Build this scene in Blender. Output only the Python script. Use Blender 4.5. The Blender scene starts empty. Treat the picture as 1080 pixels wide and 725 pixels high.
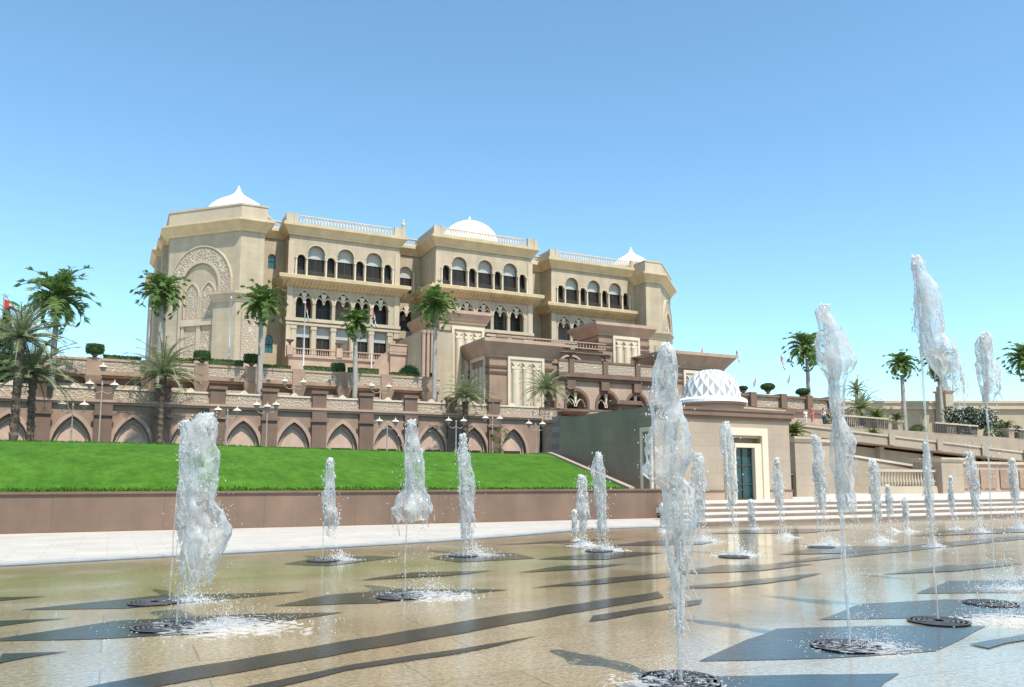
import bpy, math, random
from mathutils import Vector, Matrix, noise
R = math.radians
random.seed(7)
scn = bpy.context.scene
COL = scn.collection

# ------------------------------------------------------------------ camera, world, sun, exposure
H = 1.5
PITCH = R(7.0); FPX = 860.0
cam_d = bpy.data.cameras.new('camera'); cam = bpy.data.objects.new('camera', cam_d); COL.objects.link(cam)
cam.location = (0, 0, H); cam.rotation_euler = (R(97.0), 0, 0)
cam_d.sensor_width = 36; cam_d.sensor_fit = 'HORIZONTAL'; cam_d.lens = 36 * FPX / 1080
cam_d.shift_y = 38.9 / 1080; cam_d.clip_start = .05; cam_d.clip_end = 6000
scn.camera = cam

SUN_EL = R(60); SUN_X, SUN_Y = .56, -.83          # horizontal direction towards the sun
w = bpy.data.worlds.new('World'); scn.world = w; w.use_nodes = True
nt = w.node_tree; bg = nt.nodes['Background']
sky = nt.nodes.new('ShaderNodeTexSky'); sky.sky_type = 'NISHITA'; sky.sun_disc = False
sky.sun_elevation = SUN_EL; sky.sun_rotation = math.atan2(SUN_X, SUN_Y)
sky.air_density = 1.0; sky.dust_density = .35; sky.ozone_density = .7; sky.altitude = 0
tint = nt.nodes.new('ShaderNodeMix'); tint.data_type = 'RGBA'; tint.blend_type = 'MULTIPLY'; tint.inputs[0].default_value = 1
tint.inputs[7].default_value = (.87, 1.14, 1.16, 1)
nt.links.new(sky.outputs['Color'], tint.inputs[6]); nt.links.new(tint.outputs[2], bg.inputs['Color']); bg.inputs['Strength'].default_value = .15
sun_d = bpy.data.lights.new('sun', 'SUN'); sun = bpy.data.objects.new('sun', sun_d); COL.objects.link(sun)
sun_d.energy = 4.4; sun_d.angle = R(.55); sun_d.color = (1, .945, .85)
sv = Vector((SUN_X * math.cos(SUN_EL), SUN_Y * math.cos(SUN_EL), math.sin(SUN_EL)))
sun.rotation_euler = sv.to_track_quat('Z', 'Y').to_euler()
vs = scn.view_settings
vs.view_transform = 'Standard'; vs.look = 'None'; vs.gamma = 1; vs.use_curve_mapping = False
vs.exposure = 0.5
cy = scn.cycles
cy.use_denoising = True; cy.max_bounces = 16; cy.transmission_bounces = 8; cy.transparent_max_bounces = 24
cy.glossy_bounces = 4; cy.diffuse_bounces = 8; cy.caustics_reflective = False; cy.caustics_refractive = False
cy.sample_clamp_indirect = 6

# ------------------------------------------------------------------ frames: (s, t) runs along / away from the palace front
A26 = R(26); CU, SU = math.cos(A26), math.sin(A26)
def Wd(s, t, z=0): return Vector((s * CU - t * SU, s * SU + t * CU, z))
def ray(px, py):
    cx = (px - 540) / FPX; c = -(py - 401.4) / FPX
    return Vector((cx, math.cos(PITCH) - c * math.sin(PITCH), math.sin(PITCH) + c * math.cos(PITCH)))
def G(px, py, z=0.0):
    r = ray(px, py); k = (z - H) / r.z; return Vector((r.x * k, r.y * k, z))
def PT(px, py, t):
    r = ray(px, py); k = t / (-r.x * SU + r.y * CU); x, y = r.x * k, r.y * k
    return (x * CU + y * SU, t, H + r.z * k)

# ------------------------------------------------------------------ materials
def mat(name, base, rough=.7, var=.12, scale=1.5, bump=.15, bscale=20, spec=.4, base2=None, metal=0, streak=0, joints=None):
    m = bpy.data.materials.new(name); m.use_nodes = True; n = m.node_tree.nodes; l = m.node_tree.links
    b = n['Principled BSDF']; b.inputs['Roughness'].default_value = rough
    b.inputs['Specular IOR Level'].default_value = spec; b.inputs['Metallic'].default_value = metal
    tc = n.new('ShaderNodeTexCoord')
    ns = n.new('ShaderNodeTexNoise'); ns.inputs['Scale'].default_value = scale; ns.inputs['Detail'].default_value = 6
    ns.inputs['Roughness'].default_value = .65
    l.new(tc.outputs['Object'], ns.inputs['Vector'])
    cr = n.new('ShaderNodeValToRGB'); e = cr.color_ramp.elements
    b2 = base2 or tuple(c * (1 - 2 * var) for c in base)
    e[0].position = .3; e[0].color = (*b2, 1); e[1].position = .68
    e[1].color = (*(base if base2 else tuple(min(1, c * (1 + var)) for c in base)), 1)
    l.new(ns.outputs['Fac'], cr.inputs['Fac']); col = cr.outputs['Color']
    if streak:
        mp = n.new('ShaderNodeMapping'); mp.inputs['Scale'].default_value = (.55, .55, .07)
        l.new(tc.outputs['Object'], mp.inputs['Vector'])
        n2 = n.new('ShaderNodeTexNoise'); n2.inputs['Scale'].default_value = 1.3; n2.inputs['Detail'].default_value = 4
        l.new(mp.outputs['Vector'], n2.inputs['Vector'])
        mr = n.new('ShaderNodeMapRange'); mr.inputs[1].default_value = .35; mr.inputs[2].default_value = .7
        mr.inputs[3].default_value = 1 - streak; mr.inputs[4].default_value = 1
        l.new(n2.outputs['Fac'], mr.inputs[0])
        mx = n.new('ShaderNodeMix'); mx.data_type = 'RGBA'; mx.blend_type = 'MULTIPLY'; mx.inputs[0].default_value = 1
        l.new(col, mx.inputs[6]); l.new(mr.outputs[0], mx.inputs[7]); col = mx.outputs[2]
    if joints:
        bt = n.new('ShaderNodeTexBrick'); bt.inputs['Scale'].default_value = 1
        bt.inputs['Brick Width'].default_value = joints[0]; bt.inputs['Row Height'].default_value = joints[1]
        bt.inputs['Mortar Size'].default_value = joints[2]; bt.inputs['Mortar Smooth'].default_value = .3
        bt.inputs['Color1'].default_value = (1, 1, 1, 1); bt.inputs['Color2'].default_value = (.93, .93, .93, 1)
        bt.inputs['Mortar'].default_value = (.72, .7, .68, 1)
        if joints[3] == 'wall':
            sx = n.new('ShaderNodeSeparateXYZ'); cb = n.new('ShaderNodeCombineXYZ'); l.new(tc.outputs['Object'], sx.inputs[0])
            l.new(sx.outputs[0], cb.inputs[0]); l.new(sx.outputs[2], cb.inputs[1]); l.new(cb.outputs[0], bt.inputs['Vector'])
        else: l.new(tc.outputs['Object'], bt.inputs['Vector'])
        mx = n.new('ShaderNodeMix'); mx.data_type = 'RGBA'; mx.blend_type = 'MULTIPLY'; mx.inputs[0].default_value = 1
        l.new(col, mx.inputs[6]); l.new(bt.outputs['Color'], mx.inputs[7]); col = mx.outputs[2]
    l.new(col, b.inputs['Base Color'])
    if bump:
        nb = n.new('ShaderNodeTexNoise'); nb.inputs['Scale'].default_value = bscale; nb.inputs['Detail'].default_value = 5
        l.new(tc.outputs['Object'], nb.inputs['Vector'])
        bp = n.new('ShaderNodeBump'); bp.inputs['Strength'].default_value = bump; bp.inputs['Distance'].default_value = .05
        l.new(nb.outputs['Fac'], bp.inputs['Height']); l.new(bp.outputs['Normal'], b.inputs['Normal'])
    return m
def carved(name, base, dark, scale=2.0):
    """stone carved with fine interlaced ornament"""
    m = mat(name, base, .75, .08, 3, 0); n = m.node_tree.nodes; l = m.node_tree.links
    b = n['Principled BSDF']; tc = n.new('ShaderNodeTexCoord')
    vo = n.new('ShaderNodeTexVoronoi'); vo.inputs['Scale'].default_value = scale; vo.feature = 'DISTANCE_TO_EDGE'
    vo.inputs['Randomness'].default_value = .8
    l.new(tc.outputs['Object'], vo.inputs['Vector'])
    mr = n.new('ShaderNodeMapRange'); mr.inputs[1].default_value = .06; mr.inputs[2].default_value = .16
    mr.inputs[3].default_value = 1; mr.inputs[4].default_value = 0
    l.new(vo.outputs['Distance'], mr.inputs[0])
    mx = n.new('ShaderNodeMix'); mx.data_type = 'RGBA'
    mx.inputs[6].default_value = (*dark, 1); mx.inputs[7].default_value = (*base, 1)
    l.new(mr.outputs[0], mx.inputs[0]); l.new(mx.outputs[2], b.inputs['Base Color'])
    bp = n.new('ShaderNodeBump'); bp.inputs['Strength'].default_value = .9; bp.inputs['Distance'].default_value = .12
    l.new(mr.outputs[0], bp.inputs['Height']); l.new(bp.outputs['Normal'], b.inputs['Normal'])
    return m
M = {}
M['stone'] = mat('beige_stone', (.48, .395, .28), .8, .07, .35, .12, 6, streak=.16, joints=(1.6, .8, .012, 'wall'))
M['stone2'] = mat('pale_beige_stone', (.51, .42, .305), .8, .06, .4, .12, 6, streak=.12)
M['cornice'] = mat('cream_cornice', (.63, .50, .31), .8, .06, .6, .1, 6, streak=.14)
M['cream'] = mat('cream_stone', (.66, .56, .42), .8, .05, .8, .1, 8, streak=.1)
M['carved'] = carved('carved_cream_stone', (.55, .45, .34), (.36, .285, .21), 2.6)
M['carvedbig'] = carved('carved_beige_stone', (.53, .44, .335), (.34, .275, .20), 1.9)
M['pink'] = mat('pinkish_sandstone', (.37, .245, .175), .8, .08, .4, .15, 6, streak=.2, joints=(1.4, .7, .012, 'wall'))
M['pink2'] = mat('rose_sandstone', (.455, .315, .235), .8, .07, .5, .12, 6, streak=.15)
M['salmon'] = mat('salmon_plaster', (.58, .40, .30), .85, .07, .7, .1, 8, streak=.18)
M['brown'] = mat('brown_sandstone', (.20, .125, .09), .8, .1, .5, .15, 6, streak=.2)
M['white'] = mat('white_dome_plaster', (.82, .82, .80), .6, .03, .6, .05, 5)
M['grey_tile'] = mat('grey_tile', (.33, .33, .325), .5, .06, 2, .05, 5)
M['glass'] = mat('dark_window_glass', (.034, .027, .021), .3, .35, .25, 0, spec=.22)
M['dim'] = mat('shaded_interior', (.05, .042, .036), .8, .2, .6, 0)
M['teal'] = mat('teal_glazing', (.02, .13, .12), .15, .25, 1.2, 0, spec=.6)
M['teald'] = mat('dark_teal_door', (.012, .05, .06), .2, .3, 2, 0, spec=.6)
M['blind'] = mat('grey_blind', (.42, .42, .39), .85, .06, 1, 0)
M['blind2'] = mat('brownish_curtain', (.16, .13, .105), .9, .15, 1.5, 0)
M['rail'] = mat('bronze_railing', (.07, .058, .048), .5, .1, 3, 0)
M['dark'] = mat('dark_stone_void', (.045, .032, .026), .9, .1, 1, 0)
M['wallr'] = mat('reddish_brown_wall', (.235, .15, .105), .7, .1, .6, .1, 12, streak=.3, joints=(3.0, 4.0, .01, 'wall'))
M['garden'] = mat('sandy_stone_cladding', (.40, .315, .235), .75, .06, .6, .1, 14, streak=.1, joints=(1.0, .62, .008, 'wall'))
M['flank'] = mat('dark_olive_flank', (.25, .20, .135), .6, .08, .8, .1, 10, streak=.15, joints=(1.2, .9, .008, 'wall'))  # darker olive tone for the pavilion's left flank only
M['pave'] = mat('pale_paving', (.51, .455, .385), .7, .06, .8, .08, 30, joints=(1.2, .6, .01, 'floor'))
M['metal'] = mat('painted_white_metal', (.75, .75, .74), .35, .04, 3, 0)
M['lampm'] = mat('grey_bronze_metal', (.36, .31, .25), .6, .1, 5, 0, metal=0)
M['lampg'] = mat('frosted_lantern_glass', (.40, .36, .31), .35, .05, 5, 0)
M['lampd'] = mat('worn_grey_iron', (.09, .09, .09), .4, .2, 6, 0)
M['iron'] = mat('wet_black_iron', (.03, .03, .031), .5, .2, 6, 0, spec=.4)
M['gold'] = mat('gilded_metal', (.6, .42, .14), .35, .1, 5, 0, metal=.7)
M['trunk'] = mat('grey_palm_trunk', (.36, .33, .29), .85, .12, 2, .3, 6)
M['dtrunk'] = mat('shaggy_date_palm_trunk', (.15, .11, .075), .95, .3, 4, .9, 9)
M['shaft'] = mat('green_crownshaft', (.14, .22, .06), .5, .15, 3, .1, 6)
def leaf(name, base, trans=.25, base2=None):
    m = mat(name, base, .55, .25, 1.1, 0, spec=.35, base2=base2)
    n = m.node_tree.nodes; l = m.node_tree.links; b = n['Principled BSDF']; o = n['Material Output']
    tr = n.new('ShaderNodeBsdfTranslucent'); mx = n.new('ShaderNodeMixShader'); mx.inputs[0].default_value = trans
    l.new(b.inputs['Base Color'].links[0].from_socket, tr.inputs['Color'])
    l.new(b.outputs[0], mx.inputs[1]); l.new(tr.outputs[0], mx.inputs[2]); l.new(mx.outputs[0], o.inputs['Surface'])
    return m
M['frond'] = leaf('royal_palm_leaf', (.18, .275, .08), .4, (.12, .195, .05))
M['dfrond'] = leaf('date_palm_leaf', (.33, .35, .19), .3, (.21, .25, .115))
M['bush'] = leaf('dark_hedge_leaf', (.06, .125, .028), .2, (.03, .07, .015))
M['olive'] = leaf('olive_green_hedge_leaf', (.11, .15, .04), .2, (.06, .09, .022))
M['cycad'] = leaf('cycad_leaf', (.15, .19, .03), .2, (.08, .11, .02))
M['olean'] = leaf('oleander_leaf', (.05, .085, .04), .2, (.03, .055, .025))
M['petal'] = leaf('white_petal', (.8, .78, .76), .3)
M['red'] = mat('red_cloth', (.5, .03, .03), .8, .1, 2, 0); M['fgreen'] = mat('green_cloth', (.02, .2, .06), .8, .1, 2, 0)
M['fwhite'] = mat('white_cloth', (.75, .75, .75), .8, .05, 2, 0); M['fblack'] = mat('black_cloth', (.02, .02, .02), .8, .1, 2, 0)
M['skin'] = mat('skin', (.45, .28, .2), .6, .05, 3, 0); M['hair'] = mat('dark_hair', (.03, .02, .015), .6, .1, 9, 0)
M['coral'] = mat('coral_shirt', (.6, .16, .15), .8, .1, 3, 0); M['navy'] = mat('navy_cloth', (.04, .05, .12), .8, .1, 3, 0)

def grass_mat():
    m = mat('lawn_grass', (.075, .175, .016), .95, .2, .5, 0, spec=.1, base2=(.048, .13, .011))
    n = m.node_tree.nodes; l = m.node_tree.links; b = n['Principled BSDF']; tc = n.new('ShaderNodeTexCoord')
    mp = n.new('ShaderNodeMapping'); mp.inputs['Scale'].default_value = (2.6, 1.3, 2.6); l.new(tc.outputs['Object'], mp.inputs[0])
    nz = n.new('ShaderNodeTexNoise'); nz.inputs['Scale'].default_value = 1; nz.inputs['Detail'].default_value = 9; nz.inputs['Roughness'].default_value = .82
    l.new(mp.outputs[0], nz.inputs['Vector'])
    mr = n.new('ShaderNodeMapRange'); mr.inputs[1].default_value = .3; mr.inputs[2].default_value = .7; mr.inputs[3].default_value = .5; mr.inputs[4].default_value = 1.3
    l.new(nz.outputs['Fac'], mr.inputs[0])
    mx = n.new('ShaderNodeMix'); mx.data_type = 'RGBA'; mx.blend_type = 'MULTIPLY'; mx.inputs[0].default_value = 1
    l.new(b.inputs['Base Color'].links[0].from_socket, mx.inputs[6]); l.new(mr.outputs[0], mx.inputs[7]); l.new(mx.outputs[2], b.inputs['Base Color'])
    bp = n.new('ShaderNodeBump'); bp.inputs['Strength'].default_value = .6; bp.inputs['Distance'].default_value = .06
    l.new(nz.outputs['Fac'], bp.inputs['Height']); l.new(bp.outputs['Normal'], b.inputs['Normal'])
    return m
M['grass'] = grass_mat()

def wet(name, c1, c2, speck, r0, r1, spec, ripple, joints=False, coat=0):
    """wet granite: speckled stone under a thin uneven film of water"""
    m = bpy.data.materials.new(name); m.use_nodes = True; n = m.node_tree.nodes; l = m.node_tree.links
    b = n['Principled BSDF']; tc = n.new('ShaderNodeTexCoord')
    big = n.new('ShaderNodeTexNoise'); big.inputs['Scale'].default_value = .35; big.inputs['Detail'].default_value = 5
    l.new(tc.outputs['Object'], big.inputs['Vector'])
    cr = n.new('ShaderNodeValToRGB'); e = cr.color_ramp.elements
    e[0].position = .38; e[0].color = (*c1, 1); e[1].position = .62; e[1].color = (*c2, 1); l.new(big.outputs['Fac'], cr.inputs[0])
    sp = n.new('ShaderNodeTexNoise'); sp.inputs['Scale'].default_value = 22; sp.inputs['Detail'].default_value = 6; sp.inputs['Roughness'].default_value = .85
    l.new(tc.outputs['Object'], sp.inputs['Vector'])
    mr = n.new('ShaderNodeMapRange'); mr.inputs[1].default_value = .36; mr.inputs[2].default_value = .62; mr.inputs[3].default_value = speck[0]; mr.inputs[4].default_value = speck[1]
    l.new(sp.outputs['Fac'], mr.inputs[0])
    mx = n.new('ShaderNodeMix'); mx.data_type = 'RGBA'; mx.blend_type = 'MULTIPLY'; mx.inputs[0].default_value = 1
    l.new(cr.outputs[0], mx.inputs[6]); l.new(mr.outputs[0], mx.inputs[7]); l.new(mx.outputs[2], b.inputs['Base Color'])
    if joints:
        bt = n.new('ShaderNodeTexBrick'); bt.inputs['Scale'].default_value = 1; bt.inputs['Brick Width'].default_value = 1.5; bt.inputs['Row Height'].default_value = .75
        bt.inputs['Mortar Size'].default_value = .006; bt.inputs['Color1'].default_value = (1, 1, 1, 1); bt.inputs['Color2'].default_value = (.86, .85, .84, 1); bt.inputs['Mortar'].default_value = (.5, .48, .46, 1)
        l.new(tc.outputs['Object'], bt.inputs['Vector'])
        mj = n.new('ShaderNodeMix'); mj.data_type = 'RGBA'; mj.blend_type = 'MULTIPLY'; mj.inputs[0].default_value = 1
        l.new(mx.outputs[2], mj.inputs[6]); l.new(bt.outputs['Color'], mj.inputs[7]); l.new(mj.outputs[2], b.inputs['Base Color'])
    b.inputs['Coat Weight'].default_value = coat; b.inputs['Coat Roughness'].default_value = .06; b.inputs['Coat IOR'].default_value = 1.33
    # water film: wet patches smooth, drier crests rough
    pn = n.new('ShaderNodeTexNoise'); pn.inputs['Scale'].default_value = .8; pn.inputs['Detail'].default_value = 7; pn.inputs['Roughness'].default_value = .6
    l.new(tc.outputs['Object'], pn.inputs['Vector'])
    rr = n.new('ShaderNodeMapRange'); rr.inputs[1].default_value = .42; rr.inputs[2].default_value = .62; rr.inputs[3].default_value = r0; rr.inputs[4].default_value = r1
    l.new(pn.outputs['Fac'], rr.inputs[0]); l.new(rr.outputs[0], b.inputs['Roughness'])
    b.inputs['Specular IOR Level'].default_value = spec
    mp = n.new('ShaderNodeMapping'); mp.inputs['Scale'].default_value = (5, 14, 5); mp.inputs['Rotation'].default_value = (0, 0, R(-12))
    l.new(tc.outputs['Object'], mp.inputs[0])
    rp = n.new('ShaderNodeTexNoise'); rp.inputs['Scale'].default_value = 1.2; rp.inputs['Detail'].default_value = 4; rp.inputs['Distortion'].default_value = .8
    l.new(mp.outputs[0], rp.inputs['Vector'])
    ad = n.new('ShaderNodeMath'); ad.operation = 'ADD'; sc_ = n.new('ShaderNodeMath'); sc_.operation = 'MULTIPLY'; sc_.inputs[1].default_value = .35
    l.new(sp.outputs['Fac'], sc_.inputs[0]); l.new(sc_.outputs[0], ad.inputs[0]); l.new(rp.outputs['Fac'], ad.inputs[1])
    bp = n.new('ShaderNodeBump'); bp.inputs['Strength'].default_value = ripple; bp.inputs['Distance'].default_value = .02
    l.new(ad.outputs[0], bp.inputs['Height']); l.new(bp.outputs['Normal'], b.inputs['Normal'])
    b2_ = n.new('ShaderNodeBump'); b2_.inputs['Strength'].default_value = ripple * .45; b2_.inputs['Distance'].default_value = .02
    l.new(rp.outputs['Fac'], b2_.inputs['Height']); l.new(b2_.outputs['Normal'], b.inputs['Coat Normal'])
    return m
M['plaza'] = wet('wet_tan_granite', (.34, .245, .125), (.44, .36, .24), (.45, 1.25), .04, .24, .65, .10, True, .45)
M['inlay'] = wet('wet_black_granite', (.010, .012, .016), (.022, .024, .028), (.75, 1.2), .04, .15, .6, .14)

def water_mat(name, vein, base_w, ior=1.33, clear=.6, blot=9):
    """clear water (see-through, bent and mirrored light) with white aerated veins running down it"""
    m = bpy.data.materials.new(name); m.use_nodes = True; n = m.node_tree.nodes; l = m.node_tree.links
    o = n['Material Output']; n.remove(n['Principled BSDF'])
    tr = n.new('ShaderNodeBsdfTransparent'); tr.inputs[0].default_value = (.99, .99, .99, 1)
    rf = n.new('ShaderNodeBsdfRefraction'); rf.inputs['IOR'].default_value = ior; rf.inputs['Roughness'].default_value = .02; rf.inputs[0].default_value = (.98, .99, 1, 1)
    gl = n.new('ShaderNodeBsdfGlossy'); gl.inputs['Roughness'].default_value = .06
    m0 = n.new('ShaderNodeMixShader'); m0.inputs[0].default_value = clear; l.new(rf.outputs[0], m0.inputs[1]); l.new(tr.outputs[0], m0.inputs[2])
    fr = n.new('ShaderNodeFresnel'); fr.inputs[0].default_value = 1.33
    mg = n.new('ShaderNodeMixShader'); l.new(fr.outputs[0], mg.inputs[0]); l.new(m0.outputs[0], mg.inputs[1]); l.new(gl.outputs[0], mg.inputs[2])
    d = n.new('ShaderNodeBsdfDiffuse'); d.inputs[0].default_value = (.97, .97, .96, 1)
    t = n.new('ShaderNodeBsdfTranslucent'); t.inputs[0].default_value = (.97, .97, .96, 1)
    mf = n.new('ShaderNodeMixShader'); mf.inputs[0].default_value = .65; l.new(d.outputs[0], mf.inputs[1]); l.new(t.outputs[0], mf.inputs[2])
    tc = n.new('ShaderNodeTexCoord'); mp = n.new('ShaderNodeMapping'); mp.inputs['Scale'].default_value = (13, 13, 6); l.new(tc.outputs['Object'], mp.inputs[0])
    nz = n.new('ShaderNodeTexNoise'); nz.inputs['Scale'].default_value = 1.4; nz.inputs['Detail'].default_value = 3; nz.inputs['Distortion'].default_value = 1.4
    l.new(mp.outputs[0], nz.inputs['Vector'])
    sb = n.new('ShaderNodeMath'); sb.operation = 'SUBTRACT'; sb.inputs[1].default_value = .5; l.new(nz.outputs['Fac'], sb.inputs[0])
    ab = n.new('ShaderNodeMath'); ab.operation = 'ABSOLUTE'; l.new(sb.outputs[0], ab.inputs[0])
    mr = n.new('ShaderNodeMapRange'); mr.interpolation_type = 'SMOOTHSTEP'; mr.inputs[1].default_value = .012; mr.inputs[2].default_value = .05; mr.inputs[3].default_value = vein; mr.inputs[4].default_value = 0
    l.new(ab.outputs[0], mr.inputs[0])
    n2 = n.new('ShaderNodeTexNoise'); n2.inputs['Scale'].default_value = blot; n2.inputs['Detail'].default_value = 5; l.new(tc.outputs['Object'], n2.inputs['Vector'])
    m2 = n.new('ShaderNodeMapRange'); m2.inputs[1].default_value = .42; m2.inputs[2].default_value = .68; m2.inputs[3].default_value = base_w[0]; m2.inputs[4].default_value = base_w[1]; l.new(n2.outputs['Fac'], m2.inputs[0])
    mx = n.new('ShaderNodeMath'); mx.operation = 'MAXIMUM'; l.new(mr.outputs[0], mx.inputs[0]); l.new(m2.outputs[0], mx.inputs[1])
    m1 = n.new('ShaderNodeMixShader'); l.new(mx.outputs[0], m1.inputs[0]); l.new(mg.outputs[0], m1.inputs[1]); l.new(mf.outputs[0], m1.inputs[2])
    l.new(m1.outputs[0], o.inputs['Surface'])
    return m
M['water'] = water_mat('spouting_water', .5, (.2, .7), 1.33, .9, 7)
M['sheet'] = water_mat('thin_water_sheet', .6, (.14, .8), 1.1, .95, 6)
M['foam'] = water_mat('foaming_water', .95, (.75, .97), 1.33, .9)

# ------------------------------------------------------------------ mesh builder
ORI = {}
class MB:
    def __init__(self): self.v = []; self.f = []; self.mi = []; self.fr = None; self.cm = 0
    def frame(self, s, t, ang): self.fr = (s, t, math.cos(ang), math.sin(ang)); return self
    def nofr(self): self.fr = None
    def P(self, x, y, z):
        if self.fr: s, t, c, n = self.fr; x, y = s + x * c - y * n, t + x * n + y * c
        self.v.append((x, y, z)); return len(self.v) - 1
    def F(self, *i): self.f.append(i); self.mi.append(self.cm)
    def hexa(self, b, t):
        """b, t: four corners each (anticlockwise from above)"""
        i = [self.P(*p) for p in b] + [self.P(*p) for p in t]
        self.F(i[3], i[2], i[1], i[0]); self.F(*i[4:])
        for k in range(4): j = (k + 1) % 4; self.F(i[k], i[j], i[4 + j], i[4 + k])
    def box(self, a, b, c, d, e, f):
        self.hexa([(a, c, e), (b, c, e), (b, d, e), (a, d, e)], [(a, c, f), (b, c, f), (b, d, f), (a, d, f)])
    def flare(self, a, b, c, d, z0, z1, e0, e1):
        self.hexa([(a - e0, c - e0, z0), (b + e0, c - e0, z0), (b + e0, d + e0, z0), (a - e0, d + e0, z0)],
                  [(a - e1, c - e1, z1), (b + e1, c - e1, z1), (b + e1, d + e1, z1), (a - e1, d + e1, z1)])
    def prism(self, poly, z0, z1, o0=0, o1=0):
        p0 = offset(poly, o0); p1 = offset(poly, o1); n = len(poly)
        i = [self.P(x, y, z0) for x, y in p0]; j = [self.P(x, y, z1) for x, y in p1]
        self.F(*reversed(i)); self.F(*j)
        for k in range(n): q = (k + 1) % n; self.F(i[k], i[q], j[q], j[k])
    def lathe(self, cx, cy, prof, n=16, a0=0, a1=2 * math.pi):
        full = abs(a1 - a0 - 2 * math.pi) < 1e-6; m = n if full else n + 1; rings = []
        for r, z in prof:
            rings.append([self.P(cx + r * math.cos(a0 + (a1 - a0) * k / n), cy + r * math.sin(a0 + (a1 - a0) * k / n), z) for k in range(m)])
        for a, b in zip(rings, rings[1:]):
            for k in range(n):
                q = (k + 1) % m; self.F(a[k], a[q], b[q], b[k])
        if full:
            if prof[0][0] > 1e-4: self.F(*reversed(rings[0]))
            if prof[-1][0] > 1e-4: self.F(*rings[-1])
    def tube(self, pts, rad, n=6):
        pts = [Vector(p) for p in pts]; rr = rad if isinstance(rad, (list, tuple)) else [rad] * len(pts); rings = []
        for k, p in enumerate(pts):
            d = (pts[min(k + 1, len(pts) - 1)] - pts[max(k - 1, 0)]).normalized()
            a = d.orthogonal().normalized() if abs(d.z) > .95 else d.cross(Vector((0, 0, 1))).normalized(); b = d.cross(a)
            rings.append([self.P(*(p + rr[k] * (a * math.cos(2 * math.pi * q / n) + b * math.sin(2 * math.pi * q / n)))) for q in range(n)])
        for a, b in zip(rings, rings[1:]):
            for k in range(n): q = (k + 1) % n; self.F(a[k], b[k], b[q], a[q])
        self.F(*rings[0]); self.F(*reversed(rings[-1]))
    def ico(self, p, r, sub=1, sq=(1, 1, 1)):
        vs_, fs = ICO[sub]; o = len(self.v)
        for x, y, z in vs_: self.v.append((p[0] + x * r * sq[0], p[1] + y * r * sq[1], p[2] + z * r * sq[2]))
        for f in fs: self.F(*(q + o for q in f))
    def quad(self, *pts): self.F(*[self.P(*p) for p in pts])
    def build(self, name, m, parent=None, kind=None, smooth=False, org=None):
        o_ = org or (ORI.get(parent.name) if parent else None) or (0, 0, 0)
        me = bpy.data.meshes.new(name)
        me.from_pydata([(a - o_[0], b - o_[1], c - o_[2]) for a, b, c in self.v], [], self.f)
        ms = m if isinstance(m, (list, tuple)) else [m]
        for q in ms: me.materials.append(M[q] if isinstance(q, str) else q)
        if len(ms) > 1: me.polygons.foreach_set('material_index', self.mi)
        if smooth: me.polygons.foreach_set('use_smooth', [True] * len(me.polygons))
        me.update()
        o = bpy.data.objects.new(name, me); COL.objects.link(o)
        if parent: o.parent = parent; ORI[o.name] = ORI.get(parent.name, (0, 0, 0))
        if kind: o['kind'] = kind
        return o
def offset(poly, e):
    if abs(e) < 1e-9: return poly
    n = len(poly); out = []
    for k in range(n):
        p0, p1, p2 = Vector(poly[k - 1]), Vector(poly[k]), Vector(poly[(k + 1) % n])
        d1 = (p1 - p0).normalized(); d2 = (p2 - p1).normalized()
        n1 = Vector((d1.y, -d1.x)); n2 = Vector((d2.y, -d2.x)); b = (n1 + n2); b = b / max(.3, b.dot(n1)) if b.length > 1e-6 else n1
        out.append(tuple(p1 + b * e))
    return out
import bmesh
ICO = {}
for s_ in (1, 2):
    bm = bmesh.new(); bmesh.ops.create_icosphere(bm, subdivisions=s_, radius=1)
    bm.verts.ensure_lookup_table(); ICO[s_] = ([tuple(v.co) for v in bm.verts], [tuple(v.index for v in f.verts) for f in bm.faces]); bm.free()

def tag(o, label, cat, group=None, kind=None):
    if label: o['label'] = label
    if cat: o['category'] = cat
    if group: o['group'] = group
    if kind: o['kind'] = kind
    return o
def thing(name, label, cat, s=0, t=0, z=0, group=None, rz=None, world=None):
    """an Empty at the base of a thing; by default turned into the palace frame"""
    o = bpy.data.objects.new(name, None); COL.objects.link(o); o.empty_display_size = .2
    if world is not None: o.location = world; o.rotation_euler.z = rz or 0; ORI[o.name] = (0, 0, 0)
    else: o.location = Wd(s, t, z); o.rotation_euler.z = A26; ORI[o.name] = (s, t, z)
    return tag(o, label, cat, group)
def ground(mb, name, m): o = mb.build(name, m, kind='structure'); o.rotation_euler.z = A26; return o
def dup(root, loc=None, rz=None, scale=None, label=None, parent=None, group=None):
    r = root.copy(); COL.objects.link(r)
    if parent: r.parent = parent
    if loc is not None: r.location = loc
    if rz is not None: r.rotation_euler.z = rz
    if scale is not None: r.scale = scale if isinstance(scale, tuple) else (scale,) * 3
    if label: r['label'] = label
    if group: r['group'] = group
    for ch in list(root.children):
        c = ch.copy(); COL.objects.link(c); c.parent = r
        for g in list(ch.children):
            d = g.copy(); COL.objects.link(d); d.parent = c
    return r

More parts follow.
